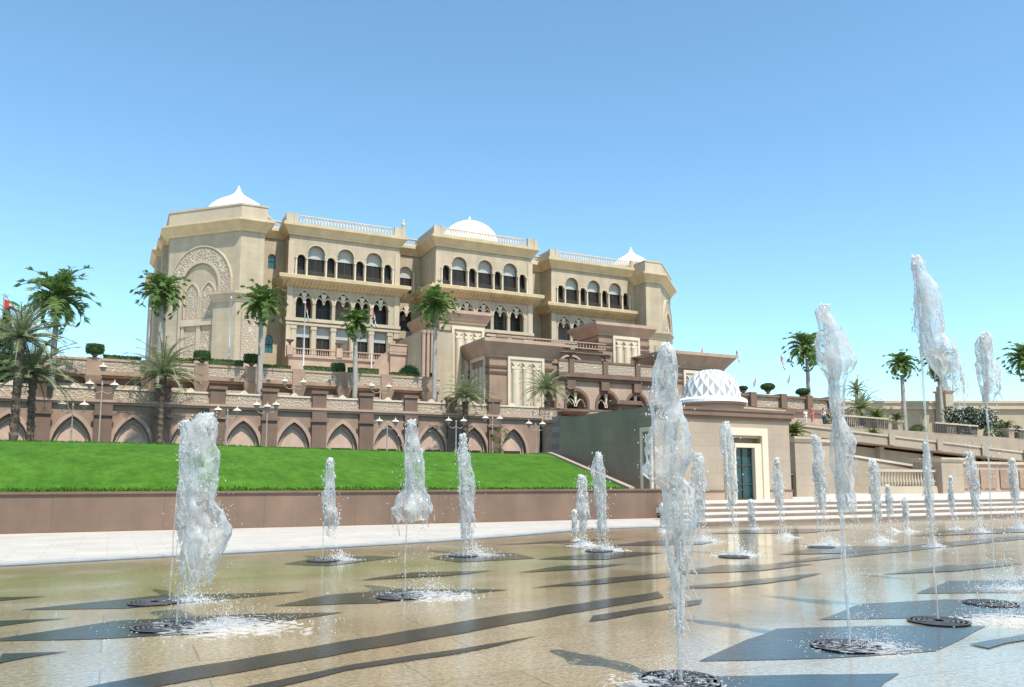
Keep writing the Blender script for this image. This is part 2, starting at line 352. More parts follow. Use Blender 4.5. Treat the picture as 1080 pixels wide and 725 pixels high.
# ------------------------------------------------------------------ arches
def acurve(x, hw, zs, zt, kind):
    x = min(abs(x), hw); h = zt - zs
    if kind == 'round': return zs + h * math.sqrt(max(0, 1 - (x / hw) ** 2))
    if kind == 'flat': return zt
    rr = (h * h + hw * hw) / (2 * hw); c = rr - hw
    return zs + math.sqrt(max(0, rr * rr - (x + c) ** 2))
def arch_wall(mb, s0, s1, z0, z1, ops, t0, t1, n=10):
    cur = s0
    for sc, hw, zb, zs, zt, kind in sorted(ops):
        if sc - hw > cur + 1e-4: mb.box(cur, sc - hw, t0, t1, z0, z1)
        if zb > z0 + 1e-4: mb.box(sc - hw, sc + hw, t0, t1, z0, zb)
        m = 1 if kind == 'flat' else n
        xs = [-hw * math.cos(math.pi * k / m) for k in range(m + 1)]
        for a, b in zip(xs, xs[1:]):
            za, zb_ = acurve(a, hw, zs, zt, kind), acurve(b, hw, zs, zt, kind)
            mb.hexa([(sc + a, t0, za), (sc + b, t0, zb_), (sc + b, t1, zb_), (sc + a, t1, za)],
                    [(sc + a, t0, z1), (sc + b, t0, z1), (sc + b, t1, z1), (sc + a, t1, z1)])
        cur = sc + hw
    if s1 > cur + 1e-4: mb.box(cur, s1, t0, t1, z0, z1)
def ring(mb, sc, hw, zs, zt, kind, wd, t0, t1, zleg=None, n=12):
    xi = [-hw * math.cos(math.pi * k / n) for k in range(n + 1)]
    inn = [(x, acurve(x, hw, zs, zt, kind)) for x in xi]
    ho = hw + wd; out = [(-ho * math.cos(math.pi * k / n), acurve(-ho * math.cos(math.pi * k / n), ho, zs, zt + wd * 1.15, kind)) for k in range(n + 1)]
    if zleg is not None: inn = [(-hw, zleg)] + inn + [(hw, zleg)]; out = [(-ho, zleg)] + out + [(ho, zleg)]
    for k in range(len(inn) - 1):
        (a, za), (b, zb), (c, zc), (d, zd) = inn[k], inn[k + 1], out[k + 1], out[k]
        i = [mb.P(sc + x, t, z) for t in (t0, t1) for x, z in ((a, za), (b, zb), (c, zc), (d, zd))]
        mb.F(i[0], i[1], i[2], i[3]); mb.F(i[7], i[6], i[5], i[4]); mb.F(i[0], i[4], i[5], i[1]); mb.F(i[2], i[6], i[7], i[3])
def plate(mb, sc, hw, zb, zs, zt, kind, t, n=10):
    """thin arched pane"""
    xs = [-hw * math.cos(math.pi * k / n) for k in range(n + 1)]
    for a, b in zip(xs, xs[1:]):
        mb.hexa([(sc + a, t, zb), (sc + b, t, zb), (sc + b, t + .06, zb), (sc + a, t + .06, zb)],
                [(sc + a, t, acurve(a, hw, zs, zt, kind)), (sc + b, t, acurve(b, hw, zs, zt, kind)), (sc + b, t + .06, acurve(b, hw, zs, zt, kind)), (sc + a, t + .06, acurve(a, hw, zs, zt, kind))])

# ------------------------------------------------------------------ ground, plaza, paving, steps, lawn
g = MB(); g.box(-1500, 1500, -600, 27.2, -.30, -.02)
g.box(-1500, 1500, 27.2, 3000, -.30, -.03); ground(g, 'ground', mat('sandy_ground', (.42, .36, .28), .9, .1, .05, .1, 3))
# plaza floor (wet granite), a sheet; its far-left edge is a shallow curve
edge = [(-30, -2), (-14.5, 9.0), (-8.97, 14.57), (-6.8, 16.3), (-4.35, 18.12), (-1.9, 20.2), (0, 22.2), (2.6, 25.6), (5.2, 29.2)]
def inv(x, y): return (x * CU + y * SU, -x * SU + y * CU)
es = [inv(*p) for p in edge]; es = [p for p in es if p[1] < 22.2] 
plz = [(-40, -60)] + [(110, -60), (110, 22.0), (18.5, 22.0)] + list(reversed(es)) 
m_ = MB(); i_ = [m_.P(x, y, 0) for x, y in plz]; m_.F(*i_)
plaza = ground(m_, 'plaza', 'plaza')
# pale pavement between plaza and wall
m_ = MB(); pv = list(es) + [(18.5, 22.0), (110, 22.0), (110, 27.6), (-60, 27.6), (-60, -30)]
i_ = [m_.P(x, y, -.012) for x, y in pv]; m_.F(*i_)
ground(m_, 'pavement', 'pave')
# drain channel and kerb strip along the curved edge
dr = MB(); kb = MB()
for (a, b) in zip(es, es[1:] + [(18.5, 22.0)]):
    d = (Vector(b) - Vector(a)).normalized(); nn = Vector((-d.y, d.x))
    def strip(mb, o0, o1, z0, z1):
        p = [Vector(a) + nn * o0, Vector(b) + nn * o0, Vector(b) + nn * o1, Vector(a) + nn * o1]
        mb.hexa([(q.x, q.y, z0) for q in p], [(q.x, q.y, z1) for q in p])
    strip(dr, -.02, .16, -.02, .008); strip(kb, .165, .62, -.02, .035)
ground(dr, 'drain_channel', mat('dark_drain_grating', (.10, .10, .10), .4, .2, 8, .3, 30))
ground(kb, 'kerb', mat('grey_kerb_stone', (.42, .41, .39), .5, .1, 3, .1, 20))
st = MB()
for k in range(4): st.box(17.6 + .8 * k, 110, 22.1 + 1.45 * k, 23.62 + 1.45 * k if k < 3 else 75, .15 * k - .05, .15 * (k + 1))
ground(st, 'steps', mat('pale_step_stone', (.55, .50, .44), .7, .06, 1, .08, 30))
sr = MB()
for k in range(4): sr.box(17.62 + .8 * k, 109.9, 22.085 + 1.45 * k, 22.097 + 1.45 * k, .15 * k + .004, .15 * (k + 1) - .035)
ground(sr, 'step_risers', mat('brown_riser_stone', (.22, .16, .12), .8, .1, 2, .1, 20))
# lawn bank
def lawn_z(s, t):
    q = (t - 27.85) / 14; u = min(1, max(0, (s - 4) / 15)); w_ = u * u * (3 - 2 * u)
    return (1 - w_) * (1.13 + 2.05 * (math.sin(min(1, max(0, q)) * math.pi / 2) ** .9) - .010 * max(0, s) * q) + w_ * (1.13 + 1.8 * min(1, max(0, (t - 27.85) / 11.1)))
def lawn_edge(t): return 18.85 + 2.3 * min(1, (t - 27.85) / 11)
lw = MB(); ns_, nt_ = 70, 14; idx = {}
for a in range(ns_ + 1):
    for b in range(nt_ + 1):
        q = b / nt_; t = 27.85 + q * 14; s = -60 + (lawn_edge(t) - .02 + 60) * a / ns_
        z = lawn_z(s, t) + .03 * noise.noise(Vector((s * .4, t * .4, 0)))
        idx[a, b] = lw.P(s, t, z)
for a in range(ns_):
    for b in range(nt_): lw.F(idx[a, b], idx[a + 1, b], idx[a + 1, b + 1], idx[a, b + 1])
lawn = ground(lw, 'lawn', 'grass')
for p in lawn.data.polygons: p.use_smooth = True
# blades that break up the crest and the front edge
bl = MB(); rnd = random.Random(3)
for k in range(7000):
    s = rnd.uniform(-8, 18.7); q = rnd.choice((rnd.uniform(0, .012), rnd.uniform(0, .03), rnd.uniform(.8, 1))); t = 27.85 + q * 14
    z = lawn_z(s, t) - .01
    a = rnd.uniform(0, 6.28); hh = rnd.uniform(.05, .11); ww = rnd.uniform(.02, .05); lx, ly = rnd.uniform(-.04, .04), rnd.uniform(-.04, .04)
    bl.F(bl.P(s - ww * math.cos(a), t - ww * math.sin(a), z), bl.P(s + ww * math.cos(a), t + ww * math.sin(a), z), bl.P(s + lx, t + ly, z + hh))
gb = bl.build('grass', 'grass'); gb.rotation_euler.z = A26; tag(gb, 'short bright green grass blades on the sloping lawn', 'grass', kind='stuff')
# service road behind the lawn crest, rising to the arcade; then the terrace levels
rd = MB(); rd.hexa([(-90, 41.85, 2), (22, 41.85, 1.6), (60, 96, 3), (-90, 96, 3)], [(-90, 41.85, 3.16), (22, 41.85, 2.9), (60, 96, 4.6), (-90, 96, 4.6)])
ground(rd, 'road', mat('asphalt', (.055, .054, .052), .9, .1, 2, .1, 30))
# lawn's right kerb
kk = thing('lawn_kerb', 'pale sloping stone kerb down the right edge of the lawn', 'kerb', 21.2, 28, 1)
m_ = MB()
for b in range(10):
    q0, q1 = b / 10, (b + 1) / 10; f_ = lambda q: 1.13 + 2.05 * (math.sin(q * math.pi / 2) ** .9) - .21 * q
    t0_, t1_ = 27.8 + 14 * q0, 27.8 + 14 * q1; e0, e1 = lawn_edge(t0_), lawn_edge(t1_); f_ = lambda q: lawn_z(20.5, 27.85 + 14 * q)
    m_.hexa([(e0, t0_, .5), (e0 + .26, t0_, .5), (e1 + .26, t1_, .5), (e1, t1_, .5)], [(e0, t0_, f_(q0) + .1), (e0 + .26, t0_, f_(q0) + .1), (e1 + .26, t1_, f_(q1) + .1), (e1, t1_, f_(q1) + .1)])
m_.build('kerbstone', 'pink2', kk)
# reddish retaining wall below the lawn
rw = thing('retaining_wall', 'long low reddish brown wall holding up the lawn', 'wall', 0, 27.6, 0)
m_ = MB(); m_.box(-60, 21.05, 27.5, 27.8, -.05, 1.10); m_.build('wall', 'wallr', rw)
m_ = MB(); m_.box(-60, 21.08, 27.44, 27.84, 1.10, 1.17); m_.build('coping', 'brown', rw)

# ------------------------------------------------------------------ black inlays and grates in the plaza floor
def inlay(pix, z=.004):
    m = MB(); p = [G(*q, z) for q in pix]
    # small wobble along the outline: water lying over the joint
    out = []
    for a, b in zip(p, p[1:] + p[:1]):
        n = max(1, int((b - a).length / .35))
        for k in range(n):
            q = a.lerp(b, k / n); q = q + Vector((noise.noise(q * 2.3) * .05, noise.noise(q * 2.3 + Vector((9, 3, 1))) * .05, 0)); out.append((q.x, q.y, z))
    i = [m.P(*q) for q in out]; m.F(*i); o = m.build('floor_inlay', 'inlay', kind='structure'); return o
INL = [
 [(735, 697), (870, 695), (989, 687), (1040, 660), (930, 660), (818, 663)],
 [(590, 775), (625, 730), (700, 714), (950, 710), (905, 745), (870, 775)],
 [(865, 654), (960, 652), (1110, 650), (1110, 636), (999, 632), (906, 637)],
 [(965, 626), (1100, 625), (1100, 611), (1000, 613)],
 [(-25, 677), (110, 674), (205, 669), (362, 646), (250, 648), (120, 655)],
 [(25, 643), (130, 642), (205, 635), (325, 624), (170, 628), (90, 636)],
 [(290, 639), (400, 636), (538, 622), (430, 621), (350, 627)],
 [(298, 595), (345, 597), (420, 588), (392, 586), (330, 589)],
 [(452, 589), (485, 593), (565, 589), (540, 583), (475, 584)],
 [(40, 735), (150, 727), (540, 658), (700, 630), (695, 624), (540, 647), (200, 704)],
 [(270, 730), (370, 706), (480, 690), (568, 671), (480, 685), (370, 701), (250, 726)],
 [(620, 656), (740, 637), (738, 632), (625, 649)],
 [(785, 599), (940, 583), (1085, 568), (1085, 564), (930, 578)],
 [(0, 699), (40, 692), (72, 687), (0, 690)], [(-5, 661), (40, 655), (75, 652), (-5, 655)], [(-5, 634), (50, 629), (90, 628), (-5, 630)],
 [(565, 590), (640, 590), (700, 583), (640, 582)], [(700, 606), (800, 602), (860, 595), (760, 596)], [(640, 576), (740, 574), (760, 570), (690, 570)],
 [(560, 620), (640, 610), (715, 603), (765, 599), (700, 609), (630, 616)], [(520, 575), (600, 572), (660, 568), (590, 570)], [(700, 621), (780, 613), (870, 604), (840, 611), (770, 619)], [(1020, 680), (1085, 668), (1085, 674), (1040, 684)],
 [(820, 585), (900, 583), (960, 576), (870, 576)], [(930, 606), (1010, 602), (1085, 594), (1000, 596)], [(545, 604), (620, 600), (660, 595), (590, 597)],
 [(740, 563), (850, 562), (900, 558), (800, 558)], [(960, 566), (1085, 561), (1085, 557), (1000, 559)], [(380, 612), (470, 607), (520, 602), (430, 604)],
]
for k_, q in enumerate(INL): inlay(q, .004 + .00025 * k_)

# ------------------------------------------------------------------ palace
pal = thing('palace', 'huge sandstone palace with arcaded balconies and white domes above the terraces', 'palace', 55, 128, 14.5)
def part(mb, name, m, parent=pal, smooth=False): return mb.build(name, m, parent, smooth=smooth)
def shift(root, ds, dt, dz): return Vector((ds, dt, dz))
Z0 = 14.5
# solid core
m_ = MB()
m_.box(18.5, 92.3, 133.5, 152, Z0, 41.2)
m_.box(23.9, 41.1, 129.9, 133.5, Z0, 41.0); m_.box(71.0, 88.1, 129.9, 133.5, Z0, 41.0); m_.box(46.9, 63.8, 126.0, 133.5, Z0, 41.0)
part(m_, 'core_wall', 'stone')
m_ = MB(); m_.box(18.6, 92.2, 133.4, 152.1, 41.2, 41.6); part(m_, 'roof', 'stone2')
BL = [('L', 32.36, 128.0, 9.05), ('C', 55.4, 124.0, 8.9), ('R', 79.53, 128.0, 9.05)]
DS = 2.37
win_protos = {}
def window_proto(key, hw, zb, zs, zt, kind, t, style):
    """pane with its frame, tracery or blind; built once at s = 0 then copied"""
    m = MB(); plate(m, 0, hw, zb, zs, zt, kind, t); ORI['__w'] = (0, 0, 0)
    o = m.build('window', 'teal' if style == 'teal' else 'glass', pal, org=(0, 0, 0))
    def sub(mb, name, mt): mb.build(name, mt, o, org=(0, 0, 0))
    if style == 'blind':
        m = MB(); zc = zs - .8
        plate(m, 0, hw - .04, zc, zs, zt - .04, kind, t - .12); sub(m, 'blind', 'blind')
        m = MB(); m.box(-.035, .035, t - .08, t - .02, zb, zc - .01); m.box(-hw, hw, t - .08, t - .02, zb + 1.1, zb + 1.2); sub(m, 'frame', 'rail')
    elif style == 'tracery':
        m = MB()
        # Y tracery: two small pointed arches and a spandrel between
        for sx in (-1, 1): ring(m, sx * hw / 2, hw / 2 - .16, zs + .2, zs + 1.05, 'pointed', .16, t - 1.55, t - 1.35, n=6)
        m.hexa([(-.22, t - 1.56, zs + .9), (.22, t - 1.56, zs + .9), (.22, t - 1.34, zs + .9), (-.22, t - 1.34, zs + .9)],
               [(-.5, t - 1.56, zt - .3), (.5, t - 1.56, zt - .3), (.5, t - 1.34, zt - .3), (-.5, t - 1.34, zt - .3)])
        m.hexa([(-.07, t - 1.55, zs + .05), (.07, t - 1.55, zs + .05), (.07, t - 1.35, zs + .05), (-.07, t - 1.35, zs + .05)],
               [(-.22, t - 1.55, zs + .9), (.22, t - 1.55, zs + .9), (.22, t - 1.35, zs + .9), (-.22, t - 1.35, zs + .9)])
        sub(m, 'tracery', 'cream')
        m = MB(); m.box(-.05, .05, t - .08, t - .02, zb, zt - .3); m.box(-hw, hw, t - .08, t - .02, zs - .5, zs - .4); sub(m, 'frame', 'rail')
        if key.endswith('c'): m = MB(); plate(m, 0, hw - .1, zb, zs, zt - .1, kind, t - .2); sub(m, 'curtain', 'blind2')
    elif style == 'rect':
        m = MB(); m.box(-.06, .06, t - .1, t - .02, zb, zt); m.box(-hw, hw, t - .1, t - .02, zb + (zt - zb) * .62, zb + (zt - zb) * .62 + .1); sub(m, 'frame', 'rail')
        m = MB(); m.box(-hw + .02, hw - .02, t - .2, t - .14, zb + (zt - zb) * .64, zt - .02); sub(m, 'blind', 'blind')
        if key.endswith('c'): m = MB(); m.box(-hw + .02, hw - .02, t - .2, t - .14, zb, zb + (zt - zb) * .63); sub(m, 'curtain', 'blind2')
    elif style == 'teal':
        m = MB(); m.box(-hw, hw, t - .1, t - .02, (zb + zs) / 2 + .3, (zb + zs) / 2 + .42); m.box(-.04, .04, t - .1, t - .02, zb, zs); sub(m, 'frame', 'rail')
    return o
first = {}
def put_window(key, args, s, t):
    """args built for facade plane t = 0"""
    if key not in first:
        o = window_proto(key, *args); first[key] = o
    else: o = dup(first[key])
    ox, ot, oz = ORI[pal.name]; o.location = (s - ox, t - ot, -oz); return o
for nm, c, t, hw in BL:
    s0, s1 = c - hw, c + hw
    m = MB()
    # top loggia wall
    ops = []
    for k in range(-3, 4):
        small = k % 2 != 0
        ops.append((c + DS * k, .62 if small else 1.32, 33.55, 36.55 if small else 37.6, 37.15 if small else 38.85, 'round'))
    arch_wall(m, s0, s1, 33.4, 40.2, ops, t, t + .5)
    midn = 5; dm = 3.12
    ops2 = [(c - .2 + dm * k, 1.3, 26.95, 29.3, 31.35, 'pointed') for k in range(-2, 3)]
    arch_wall(m, s0, s1, 26.4, 33.4, ops2, t, t + .5)
    ops3 = [(c - .2 + dm * k, 1.08, 20.8, 25.6, 25.65, 'flat') for k in range(-2, 3)]
    arch_wall(m, s0, s1, Z0, 26.4, ops3, t, t + .5)
    # side returns
    for a, b in ((s0, s0 + .5), (s1 - .5, s1)): m.box(a, b, t + .5, 133.5, Z0, 40.2)
    m.box(s0 + .5, s1 - .5, t + .5, t + 1.9, 39.4, 40.2)
    for z in (33.1, 26.1): m.box(s0 + .5, s1 - .5, t + .5, t + 1.95, z, z + .35)
    part(m, 'facade_wall', 'stone')
    # arch mouldings
    for (sc, h2, zb, zs, zt, kd) in ops: m = MB(); ring(m, sc, h2, zs, zt, kd, .14, t - .07, t - .003); part(m, 'arch_moulding', 'stone2')
    for (sc, h2, zb, zs, zt, kd) in ops2: m = MB(); ring(m, sc, h2, zs, zt, kd, .2, t - .09, t - .003); part(m, 'arch_moulding', 'stone2')
    # pilasters at the corners, string courses
    m = MB()
    for a, b in ((s0 - .12, s0 + .75), (s1 - .75, s1 + .12)): m.box(a, b, t - .14, t + .6, 33.6, 39.2); m.box(a, b, t - .14, t + .6, Z0, 32.0)
    m.box(s0 - .3, s1 + .3, t - .35, t - .003, 26.35, 26.85); m.box(s0 - .2, s1 + .2, t - .22, t - .003, 25.75, 26.1)
    for k in range(-3, 3): sc = c - .2 + dm * (k + .5); m.box(sc - .35, sc + .35, t - .25, t - .003, Z0, 25.6); m.box(sc - .45, sc + .45, t - .33, t - .26, 25.1, 25.6)
    part(m, 'pilasters', 'stone2')
    # parapet & cornice
    rect = [(s0, t), (s1, t), (s1, 134), (s0, 134)]
    m = MB(); m.prism(rect, 40.2, 40.5, .25, .3); m.prism(rect, 40.5, 41.5, .35, 1.05); m.prism(rect, 41.5, 41.95, 1.1, 1.15)
    part(m, 'cornice', 'cornice')
    m = MB()
    m.box(s0 - .7, s0 + 1.0, t - .7, t - .3, 41.95, 43.4); m.box(s1 - 1.0, s1 + .7, t - .7, t - .3, 41.95, 43.4)
    m.box(s0 + 1.0, s1 - 1.0, t - .68, t - .32, 41.95, 42.15)
    m.box(s0 - .7, s0 - .3, t - .3, 133, 41.95, 43.4); m.box(s1 + .3, s1 + .7, t - .3, 133, 41.95, 43.4)
    for a in (s0 - .75, s0 + .5, s1 - 1.1, s1 + .15): m.box(a, a + .6, t - .78, t - .2, 41.95, 43.55)
    part(m, 'parapet', 'stone2')
    m = MB(); x = s0 + 1.0
    while x < s1 - 1.6:        # interlaced arches
        pts = [(x + .75 - .75 * math.cos(math.pi * k / 7), t - .5, 42.22 + 1.12 * math.sin(math.pi * k / 7)) for k in range(8)]
        if pts[-1][0] <= s1 - .95: m.tube(pts, .085, 4)
        x += .5
    part(m, 'parapet_lattice', 'cream')
    # balcony: slab, brackets, railing
    m = MB(); rect = [(s0, t), (s1, t), (s1, 131), (s0, 131)]
    m.prism(rect, 31.9, 32.9, .25, 1.5); m.prism(rect, 32.9, 33.4, 1.62, 1.7)
    m.prism(rect, 33.4, 33.52, 1.5, 1.5)
    b_ = part(m, 'balcony', 'cornice')
    m = MB(); x = s0 - .9
    while x < s1 + .9: m.hexa([(x, t - .2, 31.75), (x + .22, t - .2, 31.75), (x + .22, t + .05, 31.75), (x, t + .05, 31.75)], [(x, t - 1.45, 32.5), (x + .22, t - 1.45, 32.5), (x + .22, t - .2, 32.5), (x, t - .2, 32.5)]); x += .62
    m.build('brackets', 'cornice', b_)
    m = MB(); m.box(s0 + .8, s1 - .8, t - .02, t + .03, 34.45, 34.52); m.box(s0 + .8, s1 - .8, t - .02, t + .03, 33.7, 33.74)
    x = s0 + .9
    while x < s1 - .9: m.box(x, x + .05, t - .012, t + .022, 33.52, 34.45); x += .15
    m.build('railing', 'rail', b_)
    # columns of the loggia
    for k in range(-4, 4):
        sc = c + DS * (k + .5) + (.06 if k % 2 else -.06) * 0
        sc += .35 * (1 if k % 2 == 0 else -1) * (1 if -4 < k < 3 else 0)
        if k in (-4, 3): sc = c + DS * (k + .5) - (.35 if k == 3 else -.35)
        m = MB(); m.lathe(sc, t - .16, [(.24, 33.52), (.24, 33.75), (.15, 33.85), (.13, 36.3), (.24, 36.5), (.24, 36.65)], 10)
        part(m, 'column', 'cream', smooth=False)
    # windows
    for k in range(-3, 4):
        if k % 2: put_window('sm', (.68, 33.55, 36.55, 37.2, 'round', .9, 'teal' if 0 else 'plain'), c + DS * k, t)
        else: put_window('lg', (1.42, 33.55, 37.6, 38.95, 'round', .9, 'blind'), c + DS * k, t)
    for k in range(-2, 3): put_window('midc' if (k + BL.index((nm, c, t, hw))) % 4 == 0 else 'mid', (1.4, 26.95, 29.3, 31.4, 'pointed', 1.75, 'tracery'), c - .2 + dm * k, t)
    for k in range(-2, 3): put_window('rectc' if (k * 2 + BL.index((nm, c, t, hw))) % 5 == 0 else 'rect', (1.1, 20.8, 25.6, 25.7, 'flat', .75, 'rect'), c - .2 + dm * k, t)
# recessed bays between blocks (plane t = 132)
for (a, b, sc) in ((41.41, 46.5, 43.9), (64.3, 70.48, 66.6), (18.9, 23.31, 21.35)):
    m = MB(); link = a < 20
    if link: ops = [(sc, .6, 35.3, 37.2, 37.75, 'round')]; ops2 = []; ops3 = [(sc, .6, 21.6, 23.7, 24.5, 'round')]
    else:
        ops = [(sc, 1.15, 33.55, 37.2, 38.3, 'round')]; ops2 = [(sc, 1.2, 26.95, 29.3, 31.2, 'pointed')]; ops3 = [(sc, 1.1, 21, 25.6, 25.65, 'flat')]
    arch_wall(m, a, b, 33.4, 40.2, ops, 132, 132.5); arch_wall(m, a, b, 26.4, 33.4, ops2, 132, 132.5); arch_wall(m, a, b, Z0, 26.4, ops3, 132, 132.5)
    part(m, 'facade_wall', 'stone')
    m = MB(); m.prism([(a - .3, 132), (b + .3, 132), (b + .3, 134), (a - .3, 134)], 40.25, 41.4, .2, .8); m.box(a - .2, b + .2, 131.1, 134.5, 41.4, 41.85); part(m, 'cornice', 'cornice')
    m = MB(); m.box(a + .1, b - .1, 131.25, 131.55, 41.85, 42.1); m.box(a + .1, b - .1, 131.25, 131.55, 43.0, 43.15); x = a + .2
    while x < b - 1.4: m.tube([(x + .7 - .7 * math.cos(math.pi * k / 7), 131.4, 42.08 + .95 * math.sin(math.pi * k / 7)) for k in range(8)], .065, 4); x += .5
    part(m, 'parapet_lattice', 'cream')
    if not link:
        m = MB(); m.prism([(a + .1, 132), (b - .1, 132), (b - .1, 132.4), (a + .1, 132.4)], 32.2, 33.4, 0, .9); part(m, 'balcony', 'cornice')
        put_window('lg2', (1.25, 33.55, 37.2, 38.35, 'round', .7, 'blind'), sc, 132); put_window('mid', None, sc, 131.0); put_window('rect', None, sc, 132)
        m = MB()
        for dx in (-1.4, 1.4): m.lathe(sc + dx, 131.75, [(.24, 33.4), (.15, 33.7), (.13, 36.9), (.26, 37.2)], 10)
        part(m, 'column', 'cream')
    else:
        put_window('tl', (.65, 35.3, 37.2, 37.8, 'round', .35, 'teal'), sc, 132); put_window('tl2', (.65, 21.6, 23.7, 24.55, 'round', .35, 'teal'), sc, 132)

# octagonal end pavilions
def pavilion(c0, mir):
    X = (lambda x: x) if not mir else (lambda x: c0 - x)
    def poly(pts): q = [(X(x), y) for x, y in pts]; return q if not mir else list(reversed(q))
    A_, B_, C_, D_, E_ = (6.2, 133.3), (15.5, 124), (18.9, 124), (18.9, 146), (6.2, 146)
    base = poly([A_, B_, C_, D_, E_])
    m = MB(); m.prism(base, Z0, 38.9); part(m, 'pavilion_wall', 'stone')
    m = MB(); m.prism(base, 38.6, 39.0, .2, .35); m.prism(base, 39.0, 40.0, .4, 1.25); m.prism(base, 40.0, 40.25, 1.3, 1.3); part(m, 'cornice', 'cornice')
    m = MB(); m.prism(base, 40.25, 42.5, .3, .25); m.prism(base, 42.5, 42.8, .35, .35); part(m, 'parapet', 'stone2')
    # stepped side bays running back
    m = MB()
    for (a, b, c, d, z1) in () if mir else ((5.4, 6.2, 137.5, 146, 38.6), (4.7, 6.2, 142, 150, 37.8), (4.2, 6.2, 147, 156, 34.6)):
        q = poly([(a, c), (b, c), (b, d), (a, d)]); m.prism(q, Z0, z1)
    
    if not mir: part(m, 'side_bay_wall', 'stone')
    m = MB()
    for (a, b, c, d, z1) in () if mir else ((5.4, 6.2, 137.5, 146, 38.6), (4.7, 6.2, 142, 150, 37.8), (4.2, 6.2, 147, 156, 34.6)):
        q = poly([(a, c), (b, c), (b, d), (a, d)]); m.prism(q, z1, z1 + .9, .15, .8); m.prism(q, z1 + .9, z1 + 1.5, .5, .5)
    
    if not mir: part(m, 'cornice', 'cornice')
    # portal on the slanted face
    L = 13.15
    def fr():
        mb = MB()
        if not mir: mb.frame(6.2, 133.3, R(-45))
        else: mb.frame(X(15.5), 124, R(45))
        return mb
    pc = 6.35 if not mir else L - 6.35
    m = fr(); ring(m, pc, 3.75, 30.6, 34.6, 'round', 1.75, -.32, -.003, zleg=29.0, n=20); part(m, 'portal_arch', 'carvedbig')
    m = fr(); ring(m, pc, 5.5, 30.6, 36.62, 'round', .18, -.42, -.003, zleg=29.0, n=20); ring(m, pc, 3.3, 30.6, 34.1, 'round', .42, -.42, -.003, zleg=Z0, n=20); part(m, 'arch_moulding', 'stone2')
    m = fr(); plate(m, pc, 3.2, Z0, 30.6, 34.0, 'round', -.09); po = part(m, 'portal', 'stone')
    m = fr()
    for dx in (-1.5, 1.5): plate(m, pc + dx, 1.15, 25.6, 29.0, 30.9, 'pointed', -.2)
    for dx in (-1.5, 1.5): m.box(pc + dx - 1.15, pc + dx + 1.15, -.2, -.1, 15.5, 23.8)
    m.build('lattice_screen', 'carved', po)
    m = fr()
    for dx in (-1.5, 1.5): ring(m, pc + dx, 1.2, 29.0, 31.0, 'pointed', .25, -.32, -.1, zleg=25.6, n=8)
    m.box(pc - 3.2, pc + 3.2, -.5, -.1, 24.5, 25.5); m.box(pc - .35, pc + .35, -.35, -.1, Z0, 24.5)
    for dx in (-2.9, 2.9): m.box(pc + dx - .25, pc + dx + .25, -.35, -.1, Z0, 24.5)
    m.build('portal_frame', 'stone2', po)
    # lower projecting storey wrapping the front corner
    f0 = Vector((12.9, 126.6)) + Vector((-.75, -.75)); 
    low = poly([(12.9, 126.6), tuple(f0), (15.0, 123.0), (19.2, 123.0), (19.2, 125), (15.6, 125)])
    m = MB(); m.prism(low, Z0, 27.9); part(m, 'lower_storey_wall', 'stone')
    m = MB(); m.prism(low, 27.6, 28.0, .1, .2); m.prism(low, 28.0, 28.7, .25, .55); m.prism(low, 28.7, 29.1, .7, .75); part(m, 'cornice', 'stone2')
    m = MB(); a, b = sorted((X(15.9), X(17.9))); m.box(a, b, 122.8, 122.997, 15.0, 26.4); m.box(a - .2, b + .2, 122.7, 122.79, 15, 15.6); cs = part(m, 'carved_panel', 'carved')
    # little corner piers of the parapet
pavilion(0, False); pavilion(107.4, True)

# domes on the roof
for (cs, ct, r, z0, zt) in ((16.5, 137.5, 5.1, 43.7, 50.2), (58.8, 139, 5.6, 44.2, 51.5), (95.6, 139, 4.2, 44.4, 50.2)):
    m = MB(); n = 12; prof = []
    for k in range(n + 1):
        q = k / n; z = z0 + 1.1 + (zt - z0 - 1.1) * .62 * math.sin(q * math.pi / 2) ; prof.append((max(.28, r * .97 * math.cos(q * math.pi / 2) ** .9), z))
    hh_ = zt - z0 - 1.1
    shape = ((1, 0), (1.0, .12), (.97, .25), (.91, .38), (.81, .51), (.67, .63), (.5, .73), (.32, .80), (.15, .845), (.05, .87), (.04, .93), (.01, 1)) if 50 < cs < 70 else ((1, 0), (.985, .07), (.93, .17), (.84, .28), (.72, .38), (.58, .47), (.43, .55), (.29, .625), (.18, .70), (.10, .79), (.045, .90), (.01, 1))
    prof = [(r * a_, z0 + 1.1 + hh_ * b_) for a_, b_ in shape]
    m.lathe(cs, ct, prof, 32); d_ = part(m, 'dome', 'white', smooth=True)
    m = MB(); m.lathe(cs, ct, [(r * 1.05, 40.5), (r * 1.05, z0 + .5), (r * 1.13, z0 + .6), (r * 1.13, z0 + .9), (r, z0 + 1.1)], 32); m.build('drum', 'cream', d_)
# gilded finials on the parapet
for s, t in ((41.9, 127.6),):
    m = MB(); m.lathe(s, t, [(.28, 43.6), (.12, 43.75), (.34, 44.05), (.38, 44.3), (.12, 44.6), (.2, 44.8), (.02, 45.2)], 10); part(m, 'finial', 'cornice', smooth=True)

